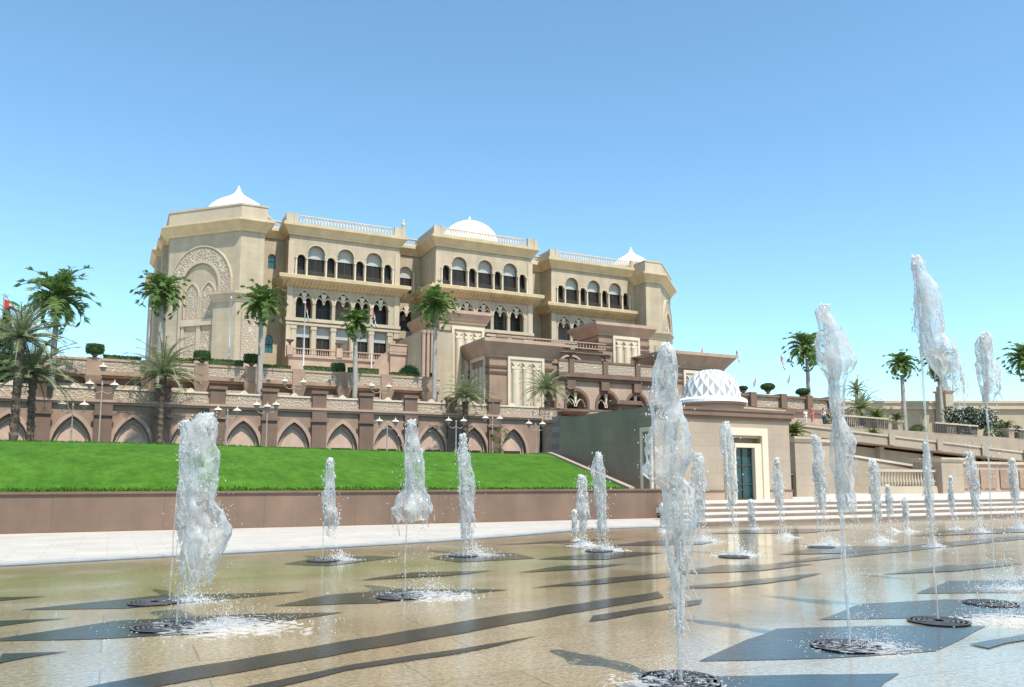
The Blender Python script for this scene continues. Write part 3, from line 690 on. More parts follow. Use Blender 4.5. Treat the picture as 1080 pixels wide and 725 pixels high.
# lower balcony with balustrade in front of the left block, stair wing, fluted piers, porches
m = MB(); m.box(23.0, 39.6, 123.8, 128.2, Z0, 20.0); m.box(22.8, 39.8, 123.55, 128.2, 20.0, 20.3); part(m, 'terrace_base', 'pink2')
def balustrade(s0, s1, t, z, parent, h=1.15, step=.34, rail='pink2', name='balustrade'):
    m = MB(); m.box(s0, s1, t - .16, t + .16, z, z + .16); m.box(s0, s1, t - .18, t + .18, z + h - .16, z + h); x = s0 + .1
    while x < s1 - .1:
        m.lathe(x + .08, t, [(.05, z + .16), (.10, z + .16 + (h - .32) * .3), (.05, z + .16 + (h - .32) * .6), (.06, z + h - .16)], 6); x += step
    return m.build(name, rail, parent)
balustrade(23.2, 39.4, 123.9, 20.3, pal)
m = MB()
for x in (23.1, 30.6, 39.1): m.box(x - .45, x + .45, 123.4, 124.3, 20.3, 21.75)
part(m, 'pedestals', 'pink2')
for x in (23.1, 30.6, 39.1):
    m = MB(); m.lathe(x, 123.85, [(.18, 21.75), (.12, 21.95), (.2, 22.15), (.62, 22.5), (.66, 22.6), (.5, 22.62)], 12); part(m, 'urn', 'brown', smooth=True)
m = MB(); m.hexa([(33.2, 119, Z0), (37.2, 119, Z0), (37.2, 123.5, Z0), (33.2, 123.5, Z0)], [(33.2, 119, Z0 + 1.5), (37.2, 119, 21.2), (37.2, 123.5, 21.2), (33.2, 123.5, Z0 + 1.5)])
m.box(37.2, 41.0, 118.5, 124.0, Z0, 20.6); m.box(37.0, 41.2, 118.3, 124.1, 20.6, 20.95); m.box(37.0, 41.2, 118.35, 118.75, 21.0, 22.0); m.box(36.9, 41.3, 118.25, 118.85, 22.0, 22.25)
part(m, 'stair_wing', 'pink2')
m = MB(); plate(m, 39.3, 1.1, Z0 + .1, 17, 18.7, 'pointed', 118.36); part(m, 'doorway', 'dark')
m = MB(); m.lathe(38.2, 118.6, [(.18, 22.25), (.12, 22.4), (.2, 22.6), (.62, 22.9), (.66, 23.0), (.5, 23.02)], 12); part(m, 'urn', 'brown', smooth=True)
for k in range(4):
    m = MB(); x = 40.2 + k * .66; m.lathe(x, 112.0, [(.34, 11), (.34, 11.6), (.27, 11.8), (.26, 22.8), (.34, 23.1), (.36, 23.5)], 12); part(m, 'fluted_pier', 'pink2', smooth=False)
m = MB(); m.box(39.9, 45.0, 112.35, 125, 11, 23.5); part(m, 'pier_wall', 'stone')
def porch(s0, s1, t0, t1, z0, zc, zt, e, panels, mt='pink', side=True, bal=None):
    m = MB(); m.box(s0, s1, t0, t1, z0, zc); w_ = part(m, 'porch_wall', mt)
    m = MB(); m.flare(s0, s1, t0, t1, zc - .35, zc, .18, .25); m.flare(s0, s1, t0, t1, zc, zt - .5, .3, e); m.flare(s0, s1, t0, t1, zt - .5, zt, e + .05, e + .05); m.build('cornice', 'pink2', w_)
    m = MB()
    for z in (zc - 1.9, zc - 2.75): m.flare(s0, s1, t0, t1, z, z + .35, .14, .22)
    m.flare(s0, s1, t0, t1, z0, z0 + .8, .18, .18); m.build('string_course', 'brown', w_)
    for (a, b, zb, zz) in panels:
        m = MB(); tk = .34; m.box(a, a + .4, t0 - tk, t0 - .003, zb, zz); m.box(b - .4, b, t0 - tk, t0 - .003, zb, zz); m.box(a + .4, b - .4, t0 - tk, t0 - .003, zz - .5, zz); f_ = m.build('panel_frame', 'cream', w_)
        m = MB(); m.box(a + .4, b - .4, t0 - .2, t0 - .004, zb, zz - .5); n = 3; wd = (b - a - .8) / n
        m.build('panel', 'stone2', f_)
        m = MB()
        for k in range(n):
            x0 = a + .4 + wd * k; m.lathe(x0 + wd / 2, t0 - .2, [(wd * .36, zb), (wd * .36, zz - 2.0)], 10, math.pi, 2 * math.pi); m.box(x0 + wd * .12, x0 + wd * .88, t0 - .42, t0 - .21, zz - 1.9, zz - 1.5)
            m.hexa([(x0 + wd * .4, t0 - .42, zz - 1.5), (x0 + wd * .6, t0 - .42, zz - 1.5), (x0 + wd * .6, t0 - .21, zz - 1.5), (x0 + wd * .4, t0 - .21, zz - 1.5)],
                   [(x0 + wd * .1, t0 - .44, zz - .95), (x0 + wd * .9, t0 - .44, zz - .95), (x0 + wd * .9, t0 - .21, zz - .95), (x0 + wd * .1, t0 - .21, zz - .95)])
        m.build('pilaster', 'cream', f_)
    if side:
        # the same panel on the left flank
        a, b, zb, zz = t0 + 1.2, min(t1 - .8, t0 + 6.5), panels[0][2], panels[0][3]
        m = MB(); m.box(s0 - .3, s0 - .003, a, a + .4, zb, zz); m.box(s0 - .3, s0 - .003, b - .4, b, zb, zz); m.box(s0 - .3, s0 - .003, a + .4, b - .4, zz - .5, zz); f_ = m.build('panel_frame', 'cream', w_)
        m = MB(); n = 3; wd = (b - a - .8) / n
        for k in range(n): m.lathe(s0 - .01, a + .4 + wd * (k + .5), [(wd * .36, zb), (wd * .36, zz - 1.6)], 10, math.pi / 2, 1.5 * math.pi)
        m.build('pilaster', 'stone2', f_)
    return w_
porch(43.6, 51.2, 114.5, 126.5, 11, 25.8, 27.4, .85, [(45.5, 50.9, 11.5, 25.0)], side=False, mt='stone')
wB = porch(48.1, 58.4, 106, 113.5, 10, 19.6, 21.8, 1.35, [(50.9, 56.9, 10.5, 19.55)])
m = MB(); m.box(51.5, 71.0, 109.5, 120, 10, 21.3); m.box(58.0, 71.2, 109.2, 120, 21.3, 21.9); m.box(58.4, 71, 109.3, 109.49, 19.5, 20.0); part(m, 'porch_wall', 'pink')
balustrade(50.4, 69.5, 108.6, 22.0, pal, 1.05, .55)
porch(70.4, 80.2, 112, 119, 10, 25.5, 27.2, 1.1, [(73.0, 78.3, 18.0, 25.2)], side=False)
porch(78.2, 89.2, 104, 118, 6, 19.6, 21.8, 1.6, [(81, 87, 10, 19.0)], side=False)
# raised forecourt terrace with three pointed openings
TD = 104.0
m = MB(); opsD = [(61.4 + 5.35 * k, 1.75, 10, 12.7, 14.7, 'pointed') for k in range(3)]
arch_wall(m, 58.0, 78.0, 9.5, 16.2, opsD, TD, TD + .8); m.box(58, 78, TD + 3.2, TD + 3.6, 9.5, 16.2); part(m, 'forecourt_wall', 'pink2')
m = MB(); m.box(58, 78, TD - .4, TD + 6, 16.2, 16.7); m.box(58, 78, TD - .75, TD + 6, 16.7, 17.2); m.box(58.1, 77.9, TD - .2, TD + 8, 17.2, 17.3); part(m, 'cornice', 'brown')
for o in opsD: m = MB(); ring(m, o[0], o[1], o[3], o[4], 'pointed', .42, TD - .16, TD - .003, zleg=10); part(m, 'arch_moulding', 'brown')
for o in opsD:
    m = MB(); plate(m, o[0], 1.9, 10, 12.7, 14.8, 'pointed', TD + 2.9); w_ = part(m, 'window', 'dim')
    m = MB()
    for sx in (-1, 1): ring(m, o[0] + sx * .88, .68, 12.4, 13.5, 'pointed', .14, TD + .3, TD + .5, n=6)
    m.hexa([(o[0] - .08, TD + .3, 12.9), (o[0] + .08, TD + .3, 12.9), (o[0] + .08, TD + .5, 12.9), (o[0] - .08, TD + .5, 12.9)], [(o[0] - .3, TD + .3, 14.5), (o[0] + .3, TD + .3, 14.5), (o[0] + .3, TD + .5, 14.5), (o[0] - .3, TD + .5, 14.5)])
    m.build('tracery', 'cream', w_)
m = MB(); m.box(58.2, 77.8, TD - .45, TD - .25, 17.35, 19.0); part(m, 'parapet', 'carved')
m = MB(); m.box(58.1, 77.9, TD - .55, TD - .15, 19.0, 19.3); m.box(58.1, 77.9, TD - .55, TD - .15, 17.2, 17.4)
for x in (60.2, 66.1, 72.0, 77.5): m.box(x - .4, x + .4, TD - .75, TD - .1, 17.2, 19.45); m.box(x - .7, x + .7, TD - .62, TD - .01, 14.9, 16.19)
part(m, 'pedestals', 'brown')
for x in (60.2, 66.1, 72.0):
    m = MB(); m.lathe(x, TD - .45, [(.2, 19.45), (.14, 19.65), (.25, 19.9), (.85, 20.2), (.9, 20.32), (.7, 20.34)], 12); part(m, 'urn', 'brown', smooth=True)
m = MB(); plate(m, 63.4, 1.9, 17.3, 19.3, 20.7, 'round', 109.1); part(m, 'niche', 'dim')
m = MB(); ring(m, 63.4, 1.9, 19.3, 20.7, 'round', .3, 108.95, 109.19, zleg=17.3); part(m, 'arch_moulding', 'pink2')

# ------------------------------------------------------------------ arcade wall along the service road
TA = 95.0; DB = 5.6; B0 = 1.7
arc = thing('arcade_wall', 'rose stone arcade wall with pointed niches along the foot of the palace', 'wall', 20, TA, 4.4)
ops = [(B0 + DB * k, 1.85, 4.4, 5.0, 8.15, 'pointed') for k in range(-6, 9)]
m = MB(); arch_wall(m, -36, 50.4, 4.4, 9.35, ops, TA, TA + .45, n=12); m.build('wall', 'pink', arc)
m = MB(); m.box(-36, 50.4, TA + .45, TA + 2.0, 4.4, 9.35); m.build('niche_wall', 'salmon', arc)
m = MB(); m.box(-36.2, 50.6, TA - .3, TA + 2, 9.35, 9.6); m.box(-36.3, 50.7, TA - .5, TA + 2, 9.6, 9.85); m.build('cornice', 'pink2', arc)
m = MB(); m.box(-36, 50.4, TA + .15, TA + .45, 9.85, 11.0); m.build('frieze', 'carved', arc)
m = MB(); m.box(-36, 50.4, TA + .05, TA + .55, 11.0, 11.2)
for k in range(-6, 9):
    x = B0 + DB * k; m.hexa([(x - .45, TA + .12, 11.2), (x + .45, TA + .12, 11.2), (x + .45, TA + .48, 11.2), (x - .45, TA + .48, 11.2)], [(x - .1, TA + .12, 11.55), (x + .1, TA + .12, 11.55), (x + .1, TA + .48, 11.55), (x - .1, TA + .48, 11.55)])
m.build('coping', 'cream', arc)
for k in range(-6, 9):
    x = B0 + DB * k
    m = MB(); ring(m, x, 1.85, 5.0, 8.15, 'pointed', .38, TA - .22, TA - .003, zleg=4.4); ring(m, x, 1.5, 4.9, 7.55, 'pointed', .25, TA + .25, TA + .447, zleg=4.4); m.build('niche_arch', 'pink2', arc)
    m = MB(); m.box(x - 1.2, x + 1.2, TA + .37, TA + .447, 4.5, 5.3); m.build('niche_vent', 'dark', arc)
for k in range(-6, 8):
    x = B0 + DB * (k + .5)
    m = MB(); m.box(x - .85, x + .85, TA - .5, TA - .003, 4.4, 9.34); m.box(x - 1.05, x + 1.05, TA - .7, TA - .51, 8.2, 8.5); m.box(x - .8, x + .8, TA - .25, TA + .6, 9.86, 11.5); m.box(x - .95, x + .95, TA - .4, TA + .7, 11.5, 11.85); m.build('pier', 'brown', arc)
# planted strip and deck between arcade and terrace wall
dk = MB(); dk.box(-36, 50.3, TA + 2.0, 101.2, 9.4, 11.0); ground(dk, 'terrace_deck', 'pave')
# upper terrace wall
TT = 101.0
ter = thing('terrace_wall', 'upper terrace wall with panelled parapet and tapering corbels', 'wall', 2, TT, 11)
m = MB(); m.box(-36, 38.5, TT + .6, TT + 1.6, 11, 13.4); m.build('wall', 'brown', ter)
m = MB(); m.box(-36, 38.5, TT + .1, TT + 1.6, 12.9, 13.15); m.box(-36, 38.5, TT - .35, TT + 1.6, 13.15, 13.6); m.build('cornice', 'pink', ter)
m = MB(); m.box(-36, 38.5, TT - .2, TT + .2, 13.6, 14.75); m.build('parapet', 'carved', ter)
m = MB(); m.box(-36, 38.5, TT - .3, TT + .3, 14.75, 15.0); m.build('coping', 'pink2', ter)
m = MB()
for k in range(-7, 7):
    x = B0 + DB * (k + .5) - .3
    if x < 38: m.box(x - 1.6 + 2.8, x + 1.6 + 2.8, TT - .1, TT + .55, 11.6, 12.1)
m.build('ledge', 'pink2', ter)
peds = []
for k in range(-7, 7):
    x = B0 + DB * (k + .5) - 1.3
    if x > 37.5: continue
    peds.append(x); m = MB(); m.box(x - .75, x + .75, TT - .4, TT + .4, 13.0, 15.06)
    m.hexa([(x - .4, TT - .1, 11.0), (x + .4, TT - .1, 11.0), (x + .4, TT + .7, 11.0), (x - .4, TT + .7, 11.0)], [(x - .9, TT - .75, 13.0), (x + .9, TT - .75, 13.0), (x + .9, TT + .7, 13.0), (x - .9, TT + .7, 13.0)])
    m.build('pedestal', 'pink', ter)
dk = MB(); dk.box(-36, 38.4, TT + .45, 152, 13.4, 14.5); dk.box(38.4, 110, 104.9, 152, 6, 9.6); ground(dk, 'palace_forecourt', 'pave')
# rail in front of the porch (roof of the arcade's right end) with its heavy pedestal and a dish
fr_ = thing('porch_rail', 'low carved rail with a heavy dark pedestal below the pointed arches', 'wall', 58, 96, 9)
m = MB(); m.box(50.8, 72, 95.7, 96.0, 9.5, 11.0); m.build('panel', 'carved', fr_)
m = MB(); m.box(50.7, 72, 95.6, 96.1, 11.0, 11.2); m.box(50.7, 72, 95.4, 98, 8.9, 9.5); m.box(50.6, 74, 96.2, 104, 4, 9.4); m.build('coping', 'brown', fr_)
m = MB(); m.box(62.6, 65.9, 94.8, 96.5, 9, 12.0); m.box(62.2, 66.3, 94.4, 96.9, 12.0, 12.55); m.build('pedestal', 'brown', fr_)
dish = thing('stone_dish', 'broad shallow stone dish at the right end of the arcade', 'urn', 55.4, 95.0, 9.6)
m = MB(); m.lathe(55.4, 94.6, [(.7, 9.5), (.5, 9.8), (1.0, 10.1), (2.1, 10.5), (2.15, 10.7), (1.6, 10.72)], 24); m.build('bowl', 'brown', dish, smooth=True)
# buttress block right of the arcade
bt_ = thing('stone_buttress', 'plain beige stone buttress behind the dark garden wall', 'wall', 51.5, 92, 4)
m = MB(); m.box(50.9, 60, 92.0, 95.3, 3, 8.9); m.build('block', 'stone', bt_)
m = MB(); m.box(50.6, 60.2, 91.6, 95.35, 8.9, 9.3); m.build('cap', 'pink2', bt_)

# ------------------------------------------------------------------ garden building with the patterned dome
gbd = thing('garden_pavilion', 'sand coloured pavilion with a white and grey patterned dome beside the steps', 'building', 25.7, 34, .6)
m = MB(); arch_wall(m, 21.73, 29.75, .58, 4.35, [(26.93, .95, .6, 3.45, 3.5, 'flat')], 30.0, 30.4); m.box(21.73, 29.75, 30.4, 38.6, .58, 4.35); m.build('wall', 'garden', gbd)
m = MB(); m.box(21.72, 29.85, 29.9, 38.65, 4.35, 4.5); m.box(21.71, 29.93, 29.82, 38.7, 4.5, 4.74); m.box(21.70, 29.98, 29.77, 38.75, 4.74, 4.86); m.build('cornice', 'brown', gbd)
m = MB(); m.flare(21.73, 25.6, 30, 30.3, .6, .98, .03, .03); m.build('plinth', 'pink2', gbd)
m = MB(); m.box(28.3, 29.78, 29.96, 30.2, .6, .975); m.build('plinth', 'pink2', gbd)
m = MB(); m.box(21.68, 25.55, 29.94, 30.2, .981, 1.06); m.build('string_course', 'brown', gbd)
m = MB(); m.box(28.35, 29.83, 29.94, 30.2, .98, 1.06); m.build('string_course', 'brown', gbd)
m = MB()
for a, b in ((25.62, 25.98), (27.88, 28.24)): m.box(a, b, 29.86, 29.997, .6, 3.98)
m.box(25.98, 27.88, 29.86, 29.997, 3.62, 3.98); m.box(25.98, 26.3, 29.92, 30.3, .6, 3.05); m.box(27.45, 27.88, 29.92, 30.3, .6, 3.05); m.box(25.98, 27.88, 29.925, 30.3, 3.05, 3.25)
df = m.build('door_surround', 'cream', gbd)
m = MB(); m.box(26.3, 27.45, 30.18, 30.24, .6, 3.05); dd = m.build('door', 'teald', gbd)
m = MB()
for x in (26.3, 26.84, 27.41): m.box(x, x + .05, 30.13, 30.175, .6, 3.05)
for z in (.62, 1.3, 2.2, 3.0): m.box(26.3, 27.45, 30.14, 30.178, z, z + .05)
m.build('frame', 'rail', dd)
m = MB()   # framed niche on the shaded flank
m.box(21.6, 21.729, 30.12, 30.27, .7, 3.9); m.box(21.6, 21.729, 30.8, 30.97, .7, 3.9); m.box(21.6, 21.729, 30.27, 30.8, 3.7, 3.9); nf = m.build('niche_frame', 'cream', gbd)
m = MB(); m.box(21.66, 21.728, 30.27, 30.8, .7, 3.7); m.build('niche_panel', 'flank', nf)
m = MB(); m.box(21.69, 21.728, 31.0, 38.62, .98, 4.82); m.box(21.691, 21.727, 30.02, 31.0, 3.92, 4.82); m.build('flank_layer', 'flank', gbd)  # thin layer that makes the left flank darker than the front wall
DC = (28.0, 33.6); DR = 1.5
m = MB(); m.lathe(*DC, [(1.62, 4.8), (1.62, 5.3), (1.74, 5.36), (1.74, 5.46)], 32); m.build('drum', 'pink2', gbd)
m = MB(); m.lathe(*DC, [(1.82, 5.46), (1.82, 5.62), (1.62, 5.74), (1.45, 5.76)], 36); m.build('dome_ring', 'white', gbd, smooth=False)
# tiled dome: interlocking white / grey lozenges, each tile two facets
dm_ = MB(); NA, NR = 16, 6
def dpt(a, v):
    q = v * 1.0; ang = q * math.pi / 2
    r = DR * (math.cos(ang) ** .82 if ang < math.pi / 2 - 1e-6 else 0); z = 5.72 + 1.56 * math.sin(ang); return (DC[0] + r * math.cos(a), DC[1] + r * math.sin(a), z)
for r_ in range(NR + 1):
    for k in range(NA):
        a = 2 * math.pi * (k + .5 * (r_ % 2)) / NA; da = math.pi / NA
        v0, v1, v2 = (r_ - 1) / NR, r_ / NR, min(1, (r_ + 1) / NR)
        top = dpt(a, v2); mid0 = dpt(a - da, max(v1, 0)); mid1 = dpt(a + da, max(v1, 0)); bot = dpt(a, max(v0, 0)); cen = dpt(a, max(v1, 0))
        if r_ == NR: continue
        dm_.cm = 0; dm_.quad(bot, cen, top, mid0) if r_ else dm_.F(dm_.P(*mid0), dm_.P(*cen), dm_.P(*top))
        dm_.cm = 1; dm_.quad(bot, mid1, top, cen) if r_ else dm_.F(dm_.P(*cen), dm_.P(*mid1), dm_.P(*top))
dm_.build('dome', ['white', 'grey_tile'], gbd, smooth=True)

# ------------------------------------------------------------------ right-hand garden terraces, ramp, planters
def planter(label, s, t, z0, z1, w2, mt='garden', name='planter_pier'):
    o = thing(name, label, 'planter', s, t, z0)
    m = MB(); m.box(s - w2, s + w2, t - w2, t + w2, z0, z1 - .3); m.build('block', mt, o)
    m = MB(); m.flare(s - w2, s + w2, t - w2, t + w2, z1 - .3, z1 - .12, .03, .14); m.flare(s - w2, s + w2, t - w2, t + w2, z1 - .12, z1, .16, .16); m.build('cap', 'stone2', o); return o
planter('tall square stone pier right of the garden pavilion, topped by a yellow-green cycad', 35.1, 35.0, .6, 3.95, .85)
gt = thing('metal_gate', 'dark brown slatted gate between pavilion and stone pier', 'gate', 33.4, 34.4, .6)
m = MB(); x = 32.6
while x < 34.2: m.box(x, x + .07, 34.35, 34.4, .62, 1.8); x += .12
m.build('slats', 'rail', gt)
m = MB(); m.box(32.5, 34.3, 34.3, 34.45, 1.8, 1.9); m.box(32.5, 34.3, 34.42, 34.46, .6, 1.8); m.build('frame', 'brown', gt)
gw = thing('court_wall', 'sandy wall with a dark slanted window opening behind the slatted gate', 'wall', 36, 40, .6)
m = MB(); m.box(32, 45.6, 41, 41.6, .58, 4.1); m.build('wall', 'garden', gw)
m = MB(); m.box(31.9, 45.7, 40.85, 41.75, 4.1, 4.3); m.build('coping', 'stone2', gw)
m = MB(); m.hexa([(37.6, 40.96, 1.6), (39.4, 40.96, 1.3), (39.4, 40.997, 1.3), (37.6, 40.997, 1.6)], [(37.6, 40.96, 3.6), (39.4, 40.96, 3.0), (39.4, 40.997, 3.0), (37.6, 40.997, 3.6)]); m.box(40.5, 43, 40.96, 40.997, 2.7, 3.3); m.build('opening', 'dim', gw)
bl_ = thing('stone_balustrade', 'stone balustrade with bulbous balusters at the top of the steps', 'balustrade', 49, 39, .6)
m = MB(); m.box(45.8, 52.2, 38.8, 39.2, .58, .95); m.build('plinth', 'stone2', bl_)
balustrade(45.8, 52.2, 39, .95, bl_, 1.3, .3, 'stone2', 'balusters')
br_ = thing('stair_parapet', 'sloping stone stair parapet rising behind the balustrade', 'wall', 49, 42, .6)
m = MB(); m.hexa([(46.5, 42, .6), (55.5, 42, .6), (55.5, 42.4, .6), (46.5, 42.4, .6)], [(46.5, 42, 3.3), (55.5, 42, 2.35), (55.5, 42.4, 2.35), (46.5, 42.4, 3.3)]); m.build('wall', 'garden', br_)
m = MB(); m.hexa([(46.4, 41.9, 3.3), (55.6, 41.9, 2.35), (55.6, 42.5, 2.35), (46.4, 42.5, 3.3)], [(46.4, 41.9, 3.45), (55.6, 41.9, 2.5), (55.6, 42.5, 2.5), (46.4, 42.5, 3.45)]); m.build('coping', 'cream', br_)
planter('broad square pier at the right end of the stone balustrade', 53.4, 39.6, .6, 3.1, 1.15)
pw = thing('panelled_wall', 'reddish panelled wall at the far right behind the jets', 'wall', 60, 40, .6)
m = MB(); m.box(54.6, 72, 41, 41.5, .58, 2.75); m.build('wall', 'pink2', pw)
m = MB()
for k in range(7): m.box(55.2 + k * 2.4, 57.1 + k * 2.4, 40.9, 40.997, .9, 2.3)
m.build('panel', 'pink', pw)
m = MB(); m.box(54.5, 72.1, 40.85, 41.65, 2.75, 2.95); m.build('coping', 'stone2', pw)
# ramp descending to the right: deck beam in front of a recessed supporting wall
rp_ = thing('garden_ramp', 'long beige ramp with a shadow gap beneath sloping down towards the right', 'ramp', 58, 48, .6)
def rz(s): return 5.95 - (s - 46) * .0615
m = MB()
for (a, b) in ((40, 60), (60, 80), (80, 96)): m.hexa([(a, 48, rz(a) - .72), (b, 48, rz(b) - .72), (b, 54, rz(b) - .72), (a, 54, rz(a) - .72)], [(a, 48, rz(a)), (b, 48, rz(b)), (b, 54, rz(b)), (a, 54, rz(a))])
m.build('deck', 'garden', rp_)
m = MB(); m.hexa([(40, 47.9, rz(40)), (96, 47.9, rz(96)), (96, 48.5, rz(96)), (40, 48.5, rz(40))], [(40, 47.9, rz(40) + .14), (96, 47.9, rz(96) + .14), (96, 48.5, rz(96) + .14), (40, 48.5, rz(40) + .14)]); m.build('coping', 'stone2', rp_)
for x in (47, 53, 59, 65, 71, 77, 83): m = MB(); m.box(x - .35, x + .35, 47.8, 47.897, rz(x) - .68, rz(x) + .3); m.box(x - .25, x + .25, 48.9, 49.397, .6, rz(x) - .8); m.build('pier', 'garden', rp_)
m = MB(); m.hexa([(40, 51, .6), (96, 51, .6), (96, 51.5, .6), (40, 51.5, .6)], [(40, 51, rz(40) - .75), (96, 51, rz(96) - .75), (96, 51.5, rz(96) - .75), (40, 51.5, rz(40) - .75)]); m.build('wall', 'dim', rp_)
m = MB(); m.hexa([(45, 49.4, .6), (96, 49.4, .6), (96, 49.8, .6), (45, 49.8, .6)], [(45, 49.4, rz(45) - .8), (96, 49.4, rz(96) - 1.3), (96, 49.8, rz(96) - 1.3), (45, 49.8, rz(45) - .8)]); m.build('skirt_wall', 'garden', rp_)
# upper garden terrace
ut = thing('garden_terrace', 'raised garden terrace of sandy stone above the ramp', 'terrace', 70, 58, .6)
m = MB(); m.hexa([(44, 58, .6), (130, 58, .6), (130, 96, .6), (44, 80, .6)], [(44, 58, 7.3), (130, 58, 5.4), (130, 96, 8.2), (44, 80, 8.6)]); m.build('wall', 'garden', ut)
def uz(s): return 7.3 - (s - 44) * 1.9 / 86
rl = thing('terrace_railing', 'dark slatted railing along the edge of the upper garden terrace', 'railing', 62, 57.8, 7)
for k in range(0, 8, 2):
    a = 50 + 7 * k; m = MB(); m.hexa([(a, 57.8, uz(a) + .95), (a + 7, 57.8, uz(a + 7) + .95), (a + 7, 58.05, uz(a + 7) + .95), (a, 58.05, uz(a) + .95)], [(a, 57.8, uz(a) + 1.1), (a + 7, 57.8, uz(a + 7) + 1.1), (a + 7, 58.05, uz(a + 7) + 1.1), (a, 58.05, uz(a) + 1.1)])
    r_ = m.build('rail', 'stone2', rl); m = MB(); x = a + .05
    while x < a + 6.9: m.box(x, x + .09, 57.9, 57.97, uz(x), uz(x) + .95); x += .26
    m.build('slats', 'rail', r_)
PLN = []
for px, y0, y1, wpx, lab in ((924, 443, 458, 8, 'small planter block on the garden terrace under the dark green cycad'), (946, 444, 458, 7, 'small planter block right of the dark cycad on the garden terrace'),
                         (997, 447, 468, 13, 'wide planter block below the flowering oleander'), (895, 447, 462, 7, 'planter block hidden behind the tall bulbous jet'), (1062, 452, 470, 9, 'planter block at the far right edge of the garden terrace')):
    s, t, z = PT(px, y0, 60); d = Wd(s, t).y; w2 = wpx * d / 860 * .5; zb = 5.0
    planter(lab, s, t, zb, z, w2); PLN.append((s, t, z))
# parapet wall with topiary right of the dome
tw = thing('parapet_wall', 'pinkish parapet wall with carved panels right of the patterned dome', 'wall', 82, 82, 5)
m = MB(); m.box(72, 89.5, 82, 83, 4, 10.6); m.build('wall', 'pink2', tw)
m = MB(); m.box(72, 89.6, 81.6, 83.1, 10.6, 11.1); m.box(72, 89.6, 81.8, 83.1, 12.5, 12.8)
for x in (75, 80.3, 85.0, 89.2): m.box(x - .5, x + .5, 81.55, 83.1, 11.1, 13.0)
m.build('coping', 'brown', tw)
m = MB(); m.box(72, 89.5, 82.1, 82.9, 11.1, 12.5); m.build('panel', 'carved', tw)
# far boundary wall, running square to the view
fw = thing('boundary_wall', 'long grey-beige boundary wall on the horizon at the right', 'wall', world=Vector((46, 121, 6)))
m = MB(); m.box(0, 120, 0, 1, -3, 6.0); m.build('wall', 'stone', fw)
m = MB(); m.box(-.2, 120, -.4, 1.2, 6.0, 6.4); m.box(-.2, 120, -.25, 1.1, 6.4, 6.9); m.box(-.2, 120, -.45, 1.2, 6.9, 7.25); m.build('coping', 'stone2', fw)
hill = MB(); hill.box(40, 200, 75, 130, -.5, 3.0); ground(hill, 'garden_ground', 'pave')
s, t, z = PT(995, 408, 80)
ob = thing('stone_pylon', 'square stone pylon standing behind the palms at right', 'pillar', s, t, 5)
m = MB(); m.box(s - .85, s + .85, t - .85, t + .85, 5, z - 1.0); m.build('shaft', 'stone', ob)
m = MB(); m.flare(s - .85, s + .85, t - .85, t + .85, z - 1.0, z - .7, .05, .3); m.box(s - .7, s + .7, t - .7, t + .7, z - .7, z); m.build('cap', 'stone2', ob)

# ------------------------------------------------------------------ vegetation
def frond(mb, base, az, el, length, droop, nl, lw_, ll, rs, vee=.5, mat_i=0):
    """one pinnate frond: rachis plus leaflets"""
    pts = []; p = Vector(base); e = el; n = nl; st_ = length / n
    for k in range(n + 1):
        pts.append(p.copy()); q = k / n
        d = Vector((math.cos(az) * math.cos(e), math.sin(az) * math.cos(e), math.sin(e))); p = p + d * st_; e -= droop * (.4 + 1.2 * q) / n
    side = Vector((-math.sin(az), math.cos(az), 0))
    mb.cm = mat_i; mb.tube(pts[::2] if n > 10 else pts, [length * .017 * (1 - .8 * k / (len(pts[::2] if n > 10 else pts) - 1)) + .012 for k in range(len(pts[::2] if n > 10 else pts))], 3)
    for k in range(1, n + 1):
        q = k / n; L = ll * (math.sin(min(1, q * 1.15 + .12) * math.pi) ** .55 if q < .9 else .6) * rs.uniform(.85, 1.1)
        d = (pts[k] - pts[k - 1]).normalized(); up = side.cross(d) * -1
        if up.z < 0: up = -up
        for sg in (-1, 1):
            dirv = (side * sg * .85 + d * .55 + up * vee * rs.uniform(.3, 1) ).normalized()
            a = pts[k] - d * lw_ * .5; b = pts[k] + d * lw_ * .5; tip = pts[k] + dirv * L - Vector((0, 0, L * rs.uniform(.15, .5))); mid = pts[k] + dirv * L * .55
            i = [mb.P(*a), mb.P(*(mid - d * lw_ * .4)), mb.P(*tip), mb.P(*(mid + d * lw_ * .4)), mb.P(*b)]; mb.F(*i)
def make_royal(seed, h, R_):
    rs = random.Random(seed); o = thing('royal_palm', 'x', 'palm tree', world=Vector((0, 0, 0)), group='royal palms')
    m = MB(); lean = rs.uniform(-.02, .02); pts = []; rad = []
    for k in range(11):
        q = k / 10; pts.append((lean * h * q * q, 0, h * q)); rad.append(.26 * (1.15 - .25 * q + .12 * math.sin(q * 3.14) - (.1 if 0 else 0)))
    m.tube(pts, rad, 12); m.build('trunk', 'trunk', o, smooth=True)
    m = MB(); x = lean * h; m.lathe(x, 0, [(.2, h + .3), (.23, h + .6), (.17, h + 1.5), (.08, h + 1.9)], 10); m.build('crownshaft', 'shaft', o, smooth=True)
    m = MB(); n = 34
    for k in range(n):
        el = [1.3, 1.0, .6, .2, -.25, -.75][k % 6] + rs.uniform(-.15, .15); az = k * 2.4 + rs.uniform(-.25, .25)
        frond(m, (x, 0, h + 1.6), az, el, R_ * rs.uniform(.85, 1.1), rs.uniform(1.2, 1.9), 24, .2, R_ * .30, rs, .9)
    m.build('crown', 'frond', o); return o
